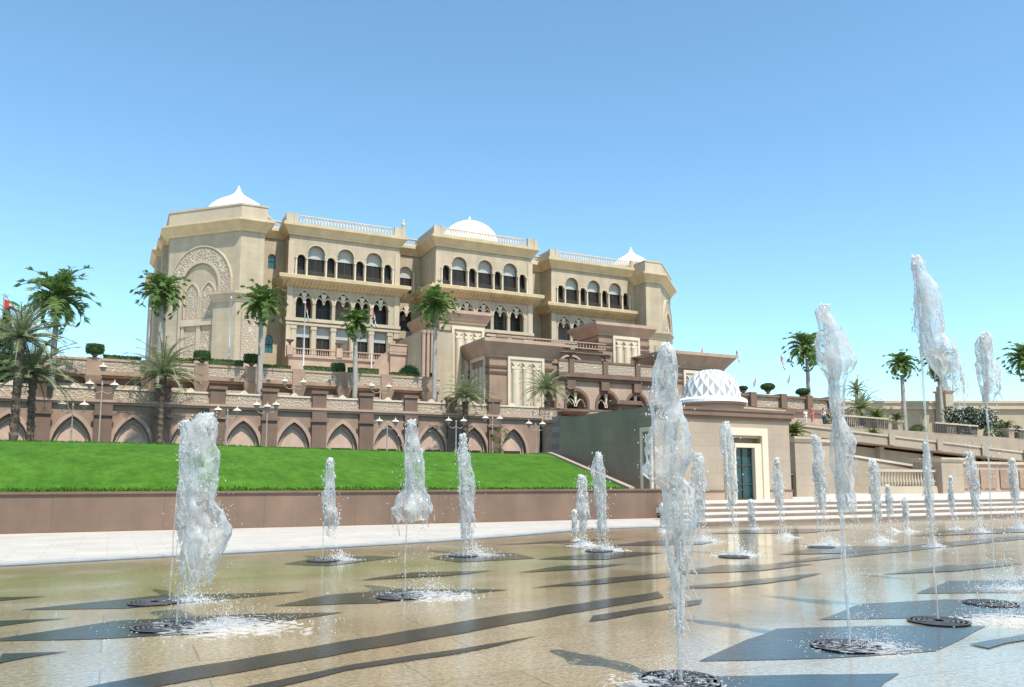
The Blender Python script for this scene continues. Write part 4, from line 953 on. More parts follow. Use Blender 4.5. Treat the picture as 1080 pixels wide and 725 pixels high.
def make_date(seed, h, R_, trunk=.3, nf=48):
    rs = random.Random(seed); o = thing('date_palm', 'x', 'palm tree', world=Vector((0, 0, 0)), group='date palms')
    m = MB(); rings = 26; prof = []
    for k in range(rings):
        z = h * k / (rings - 1); prof.append((trunk * (1.05 if k % 2 else .86) * (1.25 if k > rings - 5 else 1), z))
    m.lathe(0, 0, prof, 12)
    for k in range(60 if h > 3 else 20):   # stubs of old fronds
        z = rs.uniform(.1, 1) * h; a = rs.uniform(0, 6.28); m.tube([(trunk * .8 * math.cos(a), trunk * .8 * math.sin(a), z), (trunk * 1.3 * math.cos(a), trunk * 1.3 * math.sin(a), z + .25)], [.07, .03], 4)
    m.build('trunk', 'dtrunk', o)
    m = MB()
    for k in range(nf):
        q = k / nf; el = 1.45 - 1.75 * q + rs.uniform(-.1, .1); az = k * 2.4 + rs.uniform(-.2, .2)
        frond(m, (0, 0, h + .1), az, el, R_ * rs.uniform(.85, 1.08), rs.uniform(.9, 1.5), 26, .08, R_ * .17, rs, .55)
    m.build('crown', 'dfrond', o); return o
def leafy(mb, n, fn, size, rs, cm=0):
    mb.cm = cm
    for k in range(n):
        p = Vector(fn(rs)); a = Vector((rs.gauss(0, 1), rs.gauss(0, 1), rs.gauss(0, 1))).normalized(); b = a.orthogonal().normalized(); c = a.cross(b)
        u = (b * math.cos(rs.uniform(0, 3)) + c * math.sin(rs.uniform(0, 3))).normalized(); v = a.cross(u); s = size * rs.uniform(.6, 1.3)
        mb.quad(p - u * s, p - v * s * .5, p + u * s, p + v * s * .5)

def at(s, t, z): return Wd(s, t, z)
def place_palm(protos, px, py_c, t, zb, R_, label, kind):
    s, _, zc = PT(px, py_c, t); hh = zc - zb
    o = protos.pop(0) if len(protos) > 1 else protos[0]
    return s, hh
ROY = [(60, 305, 94, 11, 4.1, 'royal palm with a thick crown against the sky at far left'), (172, 306, 98, 11, 3.2, 'royal palm in front of the carved portal of the palace'),
       (277, 318, 98, 11, 3.2, 'royal palm rising before the small green windows'), (376, 338, 98, 11, 2.5, 'slim royal palm before the rectangular windows of the left block'),
       (459, 320, 98, 11, 3.4, 'royal palm beside the fluted piers of the porch'), (851, 364, 84, 9, 3.5, 'royal palm above the parapet wall right of the dome'),
       (951, 381, 80, 6.5, 2.6, 'lone royal palm before the boundary wall with a thin trunk'), (990, 380, 78, 6.5, 2.9, 'royal palm beside the stone pylon, seen behind the tallest jet'),
       (1081, 375, 76, 6.5, 3.6, 'royal palm cut by the right edge of the view')]
for k, (px, py, t, zb, cr, lab) in enumerate(ROY):
    py += 12 if k == 0 else 6
    s, _, zc = PT(px, py, t); h = zc - zb - 1.2
    o = make_royal(20 + k, h, cr); o.location = at(s, t, zb); o.rotation_euler.z = k * 1.3; o['label'] = lab
DAT = [(22, 358, 84, 4.2, 4.8, .36, 'tall date palm with a thick shaggy trunk at the left edge'), (37, 396, 86, 4.3, 4.8, .32, 'shorter date palm leaning close beside the tall one at left'),
       (172, 396, 92, 4.5, 4.6, .3, 'date palm before the arcade between the second and third niche'), (491, 420, 92, 4.5, 3.6, .36, 'date palm before the arcade under the porch'),
       (577, 412, 96.5, 8.9, 4.0, .4, 'date palm rising beside the broad stone dish')]
for k, (px, py, t, zb, cr, tr, lab) in enumerate(DAT):
    s, _, zc = PT(px, py, t); o = make_date(50 + k, zc - zb, cr, tr); o.location = at(s, t, zb); o['label'] = lab
    if k == 1: o.rotation_euler = (0, R(-1.5), .6)
# dark conical tree at the left edge, low palm and oleander at right
def shrub(name, label, cat, s, t, zb, fn, n, size, mts='bush', core=None, flowers=0, seed=1, stem=None):
    o = thing(name, label, cat, world=at(s, t, zb)); rs = random.Random(seed)
    m = MB(); leafy(m, n, fn, size, rs)
    if flowers: leafy(m, flowers, fn, size * .9, rs, 1)
    m.build('crown' if stem else 'foliage', [mts, 'petal'] if flowers else mts, o)
    m = MB()
    if core: core(m); 
    if stem: m.tube([(0, 0, 0), (.05, .03, stem * .5), (0, 0, stem)], [.16, .12, .05], 7)
    if m.v: m.build('trunk' if stem else 'stems', 'dtrunk' if stem else mts, o)
    return o
def cone(h, r):
    def f(rs): q = rs.random() ** 1.6; a = rs.uniform(0, 6.28); rr = r * (1 - q) * rs.uniform(.6, 1.05) + .1; return (rr * math.cos(a), rr * math.sin(a), .6 + h * q)
    return f
def ball(r, zc, sq=1, box=False):
    def f(rs):
        if box:
            a = rs.uniform(0, 6.283); u = rs.uniform(-1, 1); e = (1 - abs(u) ** 5) ** .25 * rs.uniform(.9, 1.04)
            if rs.random() < .35: e *= math.sqrt(rs.random()); u = rs.choice((-1, 1, 1)) * rs.uniform(.9, 1.03)
            return (r * e * math.cos(a), r * e * math.sin(a), zc + u * r * sq)
        v = Vector((rs.gauss(0, 1), rs.gauss(0, 1), rs.gauss(0, 1))).normalized() * r * rs.uniform(.82, 1.06); return (v.x, v.y, zc + v.z * sq)
    return f
s, t, z = PT(4, 375, 97); shrub('conical_tree', 'dark narrow conical tree behind the palms at the left edge', 'tree', s, t, 11, cone(7.5, 1.6), 2600, .22, 'bush', seed=5, stem=6)
s, t, z = PT(12, 385, 95); shrub('leafy_shrub', 'dense dark shrub behind the tall date palm at left', 'shrub', s - .5, t + 2, 11, ball(2.0, 1.7, .9), 1500, .22, 'bush', seed=6)
def lumps(seed, n, R1, zc, sq):
    rs0 = random.Random(seed); cs = [(rs0.uniform(-1, 1) * R1, rs0.uniform(-1, 1) * R1 * .6, zc + rs0.uniform(-1, 1) * R1 * sq, rs0.uniform(.3, .6) * R1) for _ in range(n)]
    def f(rs): c = rs.choice(cs); v = Vector((rs.gauss(0, 1), rs.gauss(0, 1), rs.gauss(0, 1))).normalized() * c[3] * rs.uniform(.5, 1.08); return (c[0] + v.x, c[1] + v.y, c[2] + v.z * .8)
    return f
s, t, z = PT(1022, 447, 66); shrub('oleander_bush', 'big spreading oleander with white flowers at right', 'bush', s, t, 6.0, lumps(4, 16, 2.5, 2.4, .6), 5200, .17, 'olean', flowers=700, seed=8, stem=2.0)
s, t, z = PT(1066, 440, 66); shrub('oleander_bush', 'smaller white-flowered oleander near the right edge', 'bush', s, t, 6.0, lumps(9, 8, 1.5, 1.6, .7), 1800, .15, 'olean', flowers=350, seed=9, stem=1.2)
s, t, z = PT(909, 432, 66); o = make_date(77, 2.0, 2.6, .2, 34); o.name = 'fan_palm'; o.location = at(s, t, z - 2.0); o['label'] = 'young pale palm half hidden by the tall bulbous jet'; o['group'] = 'young garden palms'
s, t, z = PT(903, 412, 72); o = make_date(78, 3.0, 1.9, .2, 24); o.name = 'fan_palm'; o.location = at(s, t, z - 3.0); o['label'] = 'dark young palm behind the tall bulbous jet'; o['group'] = 'young garden palms'
# cycads in the planters
def cycad(px, py, t, R_, label, seed, zb=None):
    s, _, z = PT(px, py, t); rs = random.Random(seed); o = thing('cycad', label, 'plant', world=at(s, t, z if zb is None else zb), group='cycads in stone planters')
    m = MB()
    for k in range(34):
        frond(m, (0, 0, .25), k * 2.4, 1.35 - 1.45 * k / 34 + rs.uniform(-.1, .1), R_ * rs.uniform(.85, 1.1), 1.2, 14, .03 * R_ / .5, R_ * .2, rs, .5)
    m.build('crown', 'cycad', o)
    m = MB(); m.lathe(0, 0, [(.16, -.1), (.2, .1), (.14, .3), (.02, .36)], 8); m.build('stem', 'dtrunk', o); return o
s_, t_, z_ = 35.1, 35.0, 3.95
o = cycad(857, 458, 35, 1.0, 'yellow-green cycad spilling over the tall pier beside the pavilion', 1); o.location = at(s_, t_, z_)
for k, (px, py, lab) in enumerate(((925, 441, 'dark green cycad left of the lone royal palm'), (946, 444, 'bright yellow cycad right of the lone palm trunk'), (1061, 449, 'yellow-green cycad at the far right planter'))):
    s, t, z = PLN[(0, 1, 4)[k]]; o = cycad(px, py, t, 1.35 if k == 0 else 1.0, lab, 5 + k); o.location = at(s, t, z)
s, t, z = PT(921, 457, 52); o = cycad(921, 462, 50, .9, 'small dark cycad low on the ramp behind the bulbous jet', 9)
for k, (px, py, lab) in enumerate(((968, 452, 'low round shrub left of the stone pylon base'), (1046, 455, 'low round shrub between oleander and right-edge planter'), (878, 441, 'low round shrub beside the visitors on the terrace'))):
    s, t, z = PT(px, py, 61 if k < 2 else 64); shrub('round_shrub', lab, 'shrub', s, t, z - 1.3, ball(.9, .95, .85), 900, .11, 'olive', seed=80 + k)
# topiary on the terrace pedestals
def topiary(label, s, t, zb, w2, hgt, seed, box=True, group='clipped bushes in urns on the terrace'):
    o = thing('topiary', label, 'topiary', world=at(s, t, zb), group=group, rz=A26); rs = random.Random(seed)
    m = MB(); m.lathe(0, 0, [(.3, 0), (.2, .15), (.45, .4), (.5, .45), (.4, .46)], 12); m.build('urn', 'brown', o, smooth=True)
    m = MB(); leafy(m, 1500, ball(w2, .45 + hgt / 2, hgt / 2 / w2, box), .08, rs)
    k = .9; 
    if box: m.lathe(0, 0, [(w2 * .7, .45 + hgt * .04), (w2 * .88, .45 + hgt * .15), (w2 * .88, .45 + hgt * .82), (w2 * .7, .45 + hgt * .94)], 16)
    else: m.ico((0, 0, .45 + hgt / 2), w2 * .86, 2, (1, 1, hgt / 2 / w2))
    m.build('bush', 'bush', o); return o
TP = [(112, 'drum-shaped clipped bush on the pedestal at far left of the terrace, sky behind'), (201, 'clipped bush in an urn below the carved portal'), (275, 'clipped bush in an urn beside the royal palm by the green windows'),
      (360, 'dark clipped bush between the two flagpoles of the left block')]
for k, (px, lab) in enumerate(TP):
    s, t, z = PT(px, 375, TT); s = min(peds, key=lambda q: abs(q - s)) if k in (0, 1, 2) else s
    topiary(lab, s, TT if k < 3 else TT + 1.6, 15.06 if k < 3 else 14.6, .95, 1.05 if k < 3 else 1.3, 30 + k)
s, t, z = PT(432, 388, 104); topiary('rounded clipped bush before the dark doorway of the stair wing', s, 104, 14.5, 1.25, 2.0, 40, False)
s, t, z = PT(810, 414, 82.4); topiary('round clipped bush on the parapet wall right of the dome', s, 82.4, 13.0, .95, 1.0, 41, False, 'clipped bushes on the parapet wall')
s, t, z = PT(849, 416, 83.2); topiary('round clipped bush behind the palm trunk on the parapet wall', s, 83.6, 12.8, .95, 1.0, 42, False, 'clipped bushes on the parapet wall')
s, t, z = PT(784, 418, 82.4); topiary('small clipped bush just right of the dome', s, 82.4, 12.8, .6, .6, 43, False, 'clipped bushes on the parapet wall')
# low hedges behind the parapet
ps = sorted(peds); on = ['first', 'second', 'third', 'fourth', 'fifth', 'sixth', 'seventh', 'eighth', 'ninth', 'tenth']
vis = [(a, b) for a, b in zip(ps, ps[1:] + [38.5]) if b > -2]
for k, (a, b) in enumerate(vis):
    o = thing('hedge', f'low clipped hedge behind the upper terrace parapet, {on[k]} from the left', 'hedge', world=at((a + b) / 2, TT + .9, 14.5), rz=A26, group='low hedges along the upper terrace'); rs = random.Random(60 + k)
    L = (b - a) / 2 - .8; hh = 1.0 + .14 * (k % 3)
    def f(rs): return (rs.uniform(-L, L), rs.choice((-.4, .4, rs.uniform(-.4, .4))), rs.choice((hh, rs.uniform(.1, hh))) + rs.uniform(-.05, .07))
    m = MB(); leafy(m, 1100, f, .09, rs); m.box(-L * .98, L * .98, -.37, .37, 0, hh * .95); m.build('foliage', 'olive', o)

# ------------------------------------------------------------------ lamps
def lamp(label, s, t, zb, h, arms, group='lantern posts along the arcade'):
    o = thing('street_lamp', label, 'street lamp', s, t, zb, group)
    m = MB(); m.lathe(s, t, [(.28, zb), (.28, zb + .3), (.14, zb + .5), (.08, zb + .9), (.065, zb + h * .9), (.11, zb + h * .92), (.03, zb + h * .98)], 10); m.build('post', 'lampm', o)
    for (dx, dz) in arms:
        if dx:
            m = MB(); z = zb + h * .80 + dz; m.tube([(s, t, z), (s + dx * .5, t, z - .22), (s + dx, t, z + .05), (s + dx, t, z + .25)], .045, 6); ar = m.build('arm', 'lampm', o)
        z = zb + h * .80 + dz + .25 if dx else zb + h * .98 + dz
        m = MB(); m.lathe(s + dx, t, [(.12, z), (.30, z + .32), (.36, z + .40)], 8); la = m.build('lantern', 'lampg', o)
        m = MB(); m.lathe(s + dx, t, [(.46, z + .41), (.3, z + .58), (.08, z + .68), (.05, z + .8), (.01, z + 1.0)], 10); m.build('lantern_cap', 'cream', la)
    return o
two = [(-.95, 0), (.95, 0)]; four = [(-1.1, 0), (1.1, 0), (0, .6), (-.35, -.9)]
LPS = [(77, 430, two, 'two-lantern lamp post before the second niche from left'), (107.6, 409, [(-1.1, .2), (1.1, .2), (0, .9)], 'tall three-lantern lamp post at far left before an arcade pier'), (240, 436, two, 'two-lantern lamp post just right of the leftmost big jet'),
       (282, 430, [(-1.1, 0), (.9, .1), (0, -.9)], 'three-lantern lamp post before the pier under the royal palm'), (408.6, 448, two, 'small two-lantern lamp post left of the middle jet, before a niche'),
       (481, 447, two, 'two-lantern lamp post beside the jet under the porch'), (519.5, 444, two, 'two-lantern lamp post overgrown by a climbing plant'), (565, 450, two, 'two-lantern lamp post at the right end of the arcade')]
for px, py, arms, lab in LPS:
    s, t, z = PT(px, py, 89.5); lamp(lab, s, t, 4.3, (z - 4.3) / .88, arms)
for px, py, lab in ((310, 412, 'lantern post behind the arcade frieze below the left flagpole'), (401, 416, 'lantern post behind the arcade frieze below the right flagpole')):
    s, t, z = PT(px, py, 99); lamp(lab, s, t, 11.0, 2.0, [(-1.1, 0), (1.1, 0)], 'lantern posts on the arcade roof')
s, t, z = PT(614, 448, 80); lamp('two-lantern lamp post peeping over the dark garden wall', s, t, 4.0, (z - 4.0) / .88, two)
# climbing plant on one lamp
s, t, z = PT(526, 470, 88.8); shrub('climbing_plant', 'straggly climbing plant on the lamp post before the arcade', 'plant', s, t, 4.3, lumps(11, 10, 1.0, 2.0, 1.5), 700, .1, 'cycad', seed=12)

# ------------------------------------------------------------------ flagpoles
def flagpole(label, s, t, zb, zt, flag=None, r=.07, group='white flagpoles', hang=.25, L=2.0):
    o = thing('flagpole', label, 'flagpole', s, t, zb, group)
    m = MB(); m.lathe(s, t, [(r * 1.5, zb), (r * 1.3, zb + .5), (r * .7, zt), (r * 1.3, zt + .05), (r * 1.2, zt + .18), (.01, zt + .24)], 8); m.build('pole', 'metal', o, smooth=True)
    if flag:
        m = MB(); hh = L * .5; n = 12; rs = random.Random(int(s * 10)); rows = 6; gr = {}
        for a in range(n + 1):
            for b in range(rows + 1):
                q = a / n; x = L * q * (1 - hang * .9); z = zt - .15 - hh * b / rows - hang * L * q ** 1.2 - .05 * math.sin(q * 7 + b * .3)
                y = .12 * math.sin(q * 9 + b * .4) * (q + .2); gr[a, b] = m.P(s + flag * (x + r), t + y, z)
        for a in range(n):
            for b in range(rows):
                m.cm = 0 if a < n * .28 else 1 + b // 2; m.F(gr[a, b], gr[a + 1, b], gr[a + 1, b + 1], gr[a, b + 1])
        m.build('flag', ['red', 'fgreen', 'fwhite', 'fblack'], o, smooth=True)
    return o
FP = [(4, 314, 103, 'flagpole at the left edge flying a red, green, white and black flag', 1, 390, .25, 1.9), (40, 318, 103, 'flagpole behind the date palms at left without a visible flag', None, 390, .5, 2),
      (158.6, 327, 103, 'flagpole left of the carved portal', None, 385, .8, 1.6), (244, 315, 103, 'flagpole against the slanted corner of the palace', None, 386, .9, 1.5),
      (322, 320, 103, 'flagpole before the left block with a limp flag', 1, 390, .85, 1.7), (393, 325, 103, 'flagpole before the right end of the left block with a dark limp flag', 1, 395, .85, 2.0)]
for px, py, t, lab, fl, pb, hang, L in FP:
    s, _, z = PT(px, py, t); zb = 14.5; flagpole(lab, s, t, zb, z, fl, .085, hang=hang, L=L)
for px, py, t, lab, fl in ((741, 366, 110, 'small flag on a thin pole above the porch roof', -1), (776, 367, 118, 'red flag on a thin pole just right of the porch roof', 1), (797, 397, 118, 'tiny flag on a thin pole low over the parapet', -1), (823, 372, 95, 'flag blowing left beside the crown of the right royal palm', 1), (833, 394, 118, 'tiny drooping flag left of the palm trunk', -1)):
    s, _, z = PT(px, py, t); flagpole(lab, s, t, 12 if t < 105 else 14, z, fl, .03, 'thin flagpoles at the right', .75, 2.2)

# ------------------------------------------------------------------ people on the upper terrace
def person(label, s, t, z, h, shirt, legs, rzz, hairm='hair', raise_arm=0):
    o = thing('person', label, 'person', world=at(s, t, z), rz=rzz, group='visitors on the garden terrace')
    k = h / 1.75
    J = [((0, 0, .95), .13), ((0, 0, 1.15), .125), ((0, 0, 1.4), .14), ((0, 0, 1.5), .06), ((0, .01, 1.58), .075), ((0, .015, 1.68), .095), ((0, .01, 1.75), .06),
         ((.09, 0, .88), .09), ((.10, .02, .48), .06), ((.10, -.02, .08), .045), ((.10, .13, .04), .04), ((-.09, 0, .88), .09), ((-.11, .10, .48), .06), ((-.11, .08, .08), .045), ((-.11, .23, .04), .04),
         ((.2, 0, 1.4), .055), ((.25, -.03, 1.12), .042), ((.24, .10, .88), .033), ((.24, .14, .80), .035), ((-.2, 0, 1.4), .055), ((-.25, .02, 1.12), .042), ((-.22, .18, .92), .033), ((-.21, .24, .86), .035)]
    E = [(0, 1), (1, 2), (2, 3), (3, 4), (4, 5), (5, 6), (0, 7), (7, 8), (8, 9), (9, 10), (0, 11), (11, 12), (12, 13), (13, 14), (2, 15), (15, 16), (16, 17), (17, 18), (2, 19), (19, 20), (20, 21), (21, 22)]
    def skin(name, keep, grow, mt):
        ids = sorted(keep); mp = {q: n for n, q in enumerate(ids)}
        me = bpy.data.meshes.new(name); me.from_pydata([tuple(c * k for c in J[q][0]) for q in ids], [(mp[a], mp[b]) for a, b in E if a in mp and b in mp], [])
        ob_ = bpy.data.objects.new(name, me); COL.objects.link(ob_); md = ob_.modifiers.new('skin', 'SKIN'); sb = ob_.modifiers.new('sub', 'SUBSURF'); sb.levels = 1; sb.render_levels = 1
        for n, q in enumerate(ids): r_ = J[q][1] * k * grow; me.skin_vertices[0].data[n].radius = (r_, r_ * (.75 if q in (1, 2, 0) else 1))
        me.skin_vertices[0].data[0].use_root = True
        dg = bpy.context.evaluated_depsgraph_get(); nm = bpy.data.meshes.new_from_object(ob_.evaluated_get(dg)); COL.objects.unlink(ob_); bpy.data.objects.remove(ob_)
        nm.materials.clear(); nm.materials.append(M[mt]); nm.polygons.foreach_set('use_smooth', [True] * len(nm.polygons))
        b = bpy.data.objects.new(name, nm); COL.objects.link(b); b.parent = o; return b
    skin('body', range(len(J)), 1, 'skin'); skin('shirt', [0, 1, 2, 15, 16, 19, 20], 1.14, shirt); skin('trousers', [0, 7, 8, 9, 11, 12, 13], 1.18, legs)
    m = MB(); m.ico((0, -.015 * k, 1.70 * k), .105 * k, 2, (.95, 1.0, 1.0)); m.v = [(x, y, zz if zz > 1.66 * k or y < -.02 else 1.66 * k) for x, y, zz in m.v]; m.build('hair', hairm, o, smooth=True)
    return o
s, t, z = PT(857, 446, 62); zt_ = lambda s, t: 7.3 - (s - 44) * 1.9 / 86 + .03 + (t - 58) * .055
person('person in a coral red top walking on the terrace beside the palm planter', s, t, z, 1.72, 'coral', 'coral', 2.2)
s2, _, z2 = PT(869, 449, 62); person('person in a white shirt and dark trousers behind the terrace railing', s2, 62, z2, 1.75, 'fwhite', 'navy', -1.0)
s3, _, z3 = PT(850, 447, 63); person('person in white, smallest of the three visitors on the terrace', s3, 63, z3, 1.55, 'fwhite', 'fwhite', .4)
# paved landing that carries them
ld = MB(); ld.box(min(s3, s) - 6, s2 + 4, 60.5, 68, 5, min(z, z2, z3)); ground(ld, 'terrace_landing', 'pave')

# ------------------------------------------------------------------ fountain grates and jets
def remesh(mb, name, vox, mt, parent):
    me = bpy.data.meshes.new(name); me.from_pydata(mb.v, [], mb.f); ob_ = bpy.data.objects.new(name, me); COL.objects.link(ob_)
    md = ob_.modifiers.new('r', 'REMESH'); md.mode = 'VOXEL'; md.voxel_size = vox; md.use_smooth_shade = True
    sm = ob_.modifiers.new('s', 'SMOOTH'); sm.factor = .5; sm.iterations = 3
    dg = bpy.context.evaluated_depsgraph_get(); nm = bpy.data.meshes.new_from_object(ob_.evaluated_get(dg)); bpy.data.objects.remove(ob_)
    nm.materials.clear(); nm.materials.append(M[mt]); nm.polygons.foreach_set('use_smooth', [True] * len(nm.polygons))
    b = bpy.data.objects.new(name, nm); COL.objects.link(b); b.parent = parent; return b
def nz3(x, y, z): return noise.noise(Vector((x, y, z)))
def jet(label, px, pyb, prof, seed=0, core=.016, splash=1.0, clear=1.0, drift=10):
    """one column of water: thin rising core, a ragged head of thrown sheets, falling strings, spray and splash.
    prof: (height as a photo row, half width, sideways shift of its middle), from the top of the head downwards"""
    g0 = G(px, pyb); d = g0.y; mp = d / 852.0
    def zof(py): r = ray(px, py); return H + r.z * (g0.y / r.y)
    pr = [(zof(y), hw * mp * .87, (cx - px) * mp) for y, hw, cx in prof]      # top -> bottom
    h = pr[0][0]; zlow = pr[-1][0]
    rs = random.Random(seed * 31 + 5)
    o = thing('fountain_jet', label, 'fountain jet', world=g0, group='water jets of the plaza fountain')
    clear *= .6 if d > 13 else 1; vox = max(.0072, d * .00105); rmin = vox * 1.15
    def at_z(z):
        for (z1, w1, c1), (z0, w0, c0) in zip(pr, pr[1:]):
            if z >= z0: u = (z - z0) / max(1e-6, z1 - z0); return w0 + (w1 - w0) * u, c0 + (c1 - c0) * u
        return pr[-1][1], pr[-1][2]
    m = MB(); z = 0.0; ctop = pr[0][2]
    while z < h * .97:          # rising core
        q = z / h; wob = .010 * nz3(z * 3, seed, 0) * (1 + 2 * q); r = max(rmin, core * (1 + .4 * q) * (1 + .5 * nz3(z * 7, seed, 5)))
        m.ico((wob + ctop * q ** 2, .012 * nz3(z * 3, 9, seed), z), r, 1, (1, 1, 2.0)); z += r * 1.0
    span = h - zlow; wmean = sum(p[1] for p in pr) / len(pr)
    def loft(sd, k_w, dens, mt_seed):
        """one thrown sheet of water: a torn, rippled tube around the column"""
        sh = MB(); na = 44; nzr = int(min(260, max(24, span / (mp * 1.25)))); gr = {}
        for b_ in range(nzr + 1):
            z = zlow + span * (1 - b_ / nzr); w_, c_ = at_z(z); top = max(.02, 1.1 * pr[0][1])
            if z > h - top: w_ *= math.sqrt(max(0, 1 - ((z - h + top) / top) ** 2)) 
            for a_ in range(na):
                a = 2 * math.pi * a_ / na; ca, sa = math.cos(a), math.sin(a)
                f = nz3(ca * 1.1 + sd, sa * 1.1, z * 2.6); f1 = nz3(ca * 2.4, sa * 2.4 + sd, z * 7); f2 = nz3(ca * 5, sa * 5 + sd * 2, z * 15); f3 = nz3(ca * 9 + sd, sa * 9, z * 9)
                rr = w_ * k_w * (.90 + .36 * f + .22 * f1 + .09 * f2 + .03 * f3)
                gr[a_, b_] = sh.P(c_ * (.5 + .5 * k_w) + rr * ca, rr * sa * .85, z + w_ * .25 * f1)
        for b_ in range(nzr):
            q = 1 - b_ / nzr; z = zlow + span * q
            for a_ in range(na):
                a = 2 * math.pi * a_ / na; ca, sa = math.cos(a), math.sin(a)
                hole = nz3(ca * 1.7 + sd * 3, sa * 1.7, z * 4.5) + .55 * nz3(ca * 4, sa * 4 + sd, z * 12) + .12 * nz3(ca * 8, sa * 8 + sd, z * 26)
                if hole < dens + 1.1 * max(0, .33 - q) ** 1.2: continue
                j = (a_ + 1) % na; sh.F(gr[a_, b_ + 1], gr[j, b_ + 1], gr[j, b_], gr[a_, b_])
        return sh
    loft(seed * 1.7, 1.0, -.42, 0).build('water_sheet', 'sheet', o, smooth=True)
    loft(seed * 4.3 + 5, .30, -.6, 0).build('water_sheet', 'water', o, smooth=True)
    for k in range(int(6 + 40 * wmean * 4)):    # falling strings and torn fringe
        a = rs.uniform(0, 6.283); q = rs.uniform(0, .6); z = zlow + span * q; w_, c_ = at_z(z); e = w_ * rs.uniform(.5, 1.2); x, y = c_ + e * math.cos(a), e * math.sin(a)
        L = min(z * .9, rs.uniform(.08, .35) * (span * .6 + .2)); n = int(L / (rmin * 1.5)); vx = rs.uniform(-.12, .3)
        for j in range(n):
            if nz3(j * .3, k, seed) < -.1: continue
            u = j / max(1, n); m.ico((x + vx * L * u * u, y, z - L * u), rmin * rs.uniform(.9, 1.15), 1, (1, 1, 1.9))
    remesh(m, 'water_column', vox, 'water', o)
    m = MB(); px_ = d / 816     # froth: clusters of small white drops, thickest at the crown of the jet
    for k in range(int((5 + 14 * span) * clear)):
        q = rs.random() ** .75; z = zlow + span * q * .98; w_, c_ = at_z(z); a = rs.uniform(0, 6.283); e = w_ * rs.uniform(.5, 1.05); sg = rs.uniform(.010, .035)
        for j in range(rs.randint(6, 26)): m.ico((c_ + e * math.cos(a) + rs.gauss(0, sg), e * math.sin(a) + rs.gauss(0, sg), min(h, z + rs.gauss(0, sg * 2.2))), px_ * rs.choice((.2, .25, .3, .4, .6)), 1, (1, 1, rs.uniform(1, 2.4)))
    for k in range(int(40 * clear)):
        a = rs.uniform(0, 6.283); e = pr[0][1] * .95 * math.sqrt(rs.random()); m.ico((ctop + e * math.cos(a), e * math.sin(a), h - abs(rs.gauss(0, pr[0][1] * 1.2))), px_ * rs.choice((.4, .6, .8, 1.2, 1.5)), 1, (1, 1, 1.3))
    fo_ = m.build('froth', 'foam', o, smooth=True); fo_['kind'] = 'stuff'
    m = MB(); px_ = d / 816     # spray
    for k in range(int(140 + 900 * span * wmean * 3)):
        q = rs.random() ** 1.1; z = h * q * 1.0; w_, c_ = at_z(max(z, zlow)); fall = max(0, (zlow - z)) / max(.05, zlow)
        x = c_ + drift * mp * fall * rs.random() + rs.gauss(0, w_ * (.75 + .5 * fall)); y = rs.gauss(0, w_ * (.6 + .5 * fall))
        m.ico((x, y, z), px_ * rs.choice((.14, .17, .2, .25, .32, .5)), 1, (1, 1, rs.uniform(1, 2.2)))
    dr_ = m.build('droplets', 'foam', o, smooth=True); dr_['kind'] = 'stuff'
    if splash:                  # splash and foam where the water lands, downwind of the nozzle
        m = MB(); sr_ = (wmean * 1.6 + .10) * splash; cxs = pr[-1][2] + drift * mp
        for k in range(int(900 * splash)):
            a = rs.uniform(0, 6.283); e = sr_ * abs(rs.gauss(0, .7)); hg = abs(rs.gauss(0, .10)) * splash * math.exp(-e / sr_) * (.6 + h * .35)
            m.ico((cxs + e * math.cos(a) * 1.35, e * math.sin(a), .008 + hg), px_ * rs.choice((.14, .17, .22, .3, .45)), 1)
        for k in range(int(520 * splash)):
            a = rs.uniform(0, 6.283); e = sr_ * 1.15 * abs(rs.gauss(0, .55)); m.ico((cxs + e * math.cos(a) * 1.5, e * math.sin(a), .006), rs.uniform(.3, .9) * px_, 1, (1.8, 1, .4))
        nr = 26; na = 48; gr = {}; R0 = sr_ * 2.0
        for b_ in range(nr + 1):
            for a_ in range(na):
                e = R0 * b_ / nr; a = 6.28318 * a_ / na; gr[a_, b_] = m.P(cxs + e * math.cos(a) * 1.5, e * math.sin(a), .017 + .012 * max(0, nz3(e * 20 * math.cos(a), e * 20 * math.sin(a), seed)))
        for b_ in range(nr):
            for a_ in range(na):
                e = b_ / nr; a = 6.28318 * a_ / na; x, y = e * R0 * math.cos(a), e * R0 * math.sin(a)
                if nz3(x * 7, y * 7, seed) + .8 * nz3(x * 22, y * 22, seed + 3) + .5 * nz3(x * 60, y * 60, seed) > .62 - 1.15 * e: continue
                if nz3(x * 7, y * 7, seed) + .8 * nz3(x * 22, y * 22, seed + 3) < -.55 + 1.1 * e: continue
                j = (a_ + 1) % na; m.F(gr[a_, b_ + 1], gr[j, b_ + 1], gr[j, b_], gr[a_, b_])
        s_ = m.build('splash', 'foam', o, smooth=True); s_['kind'] = 'stuff'
    return o
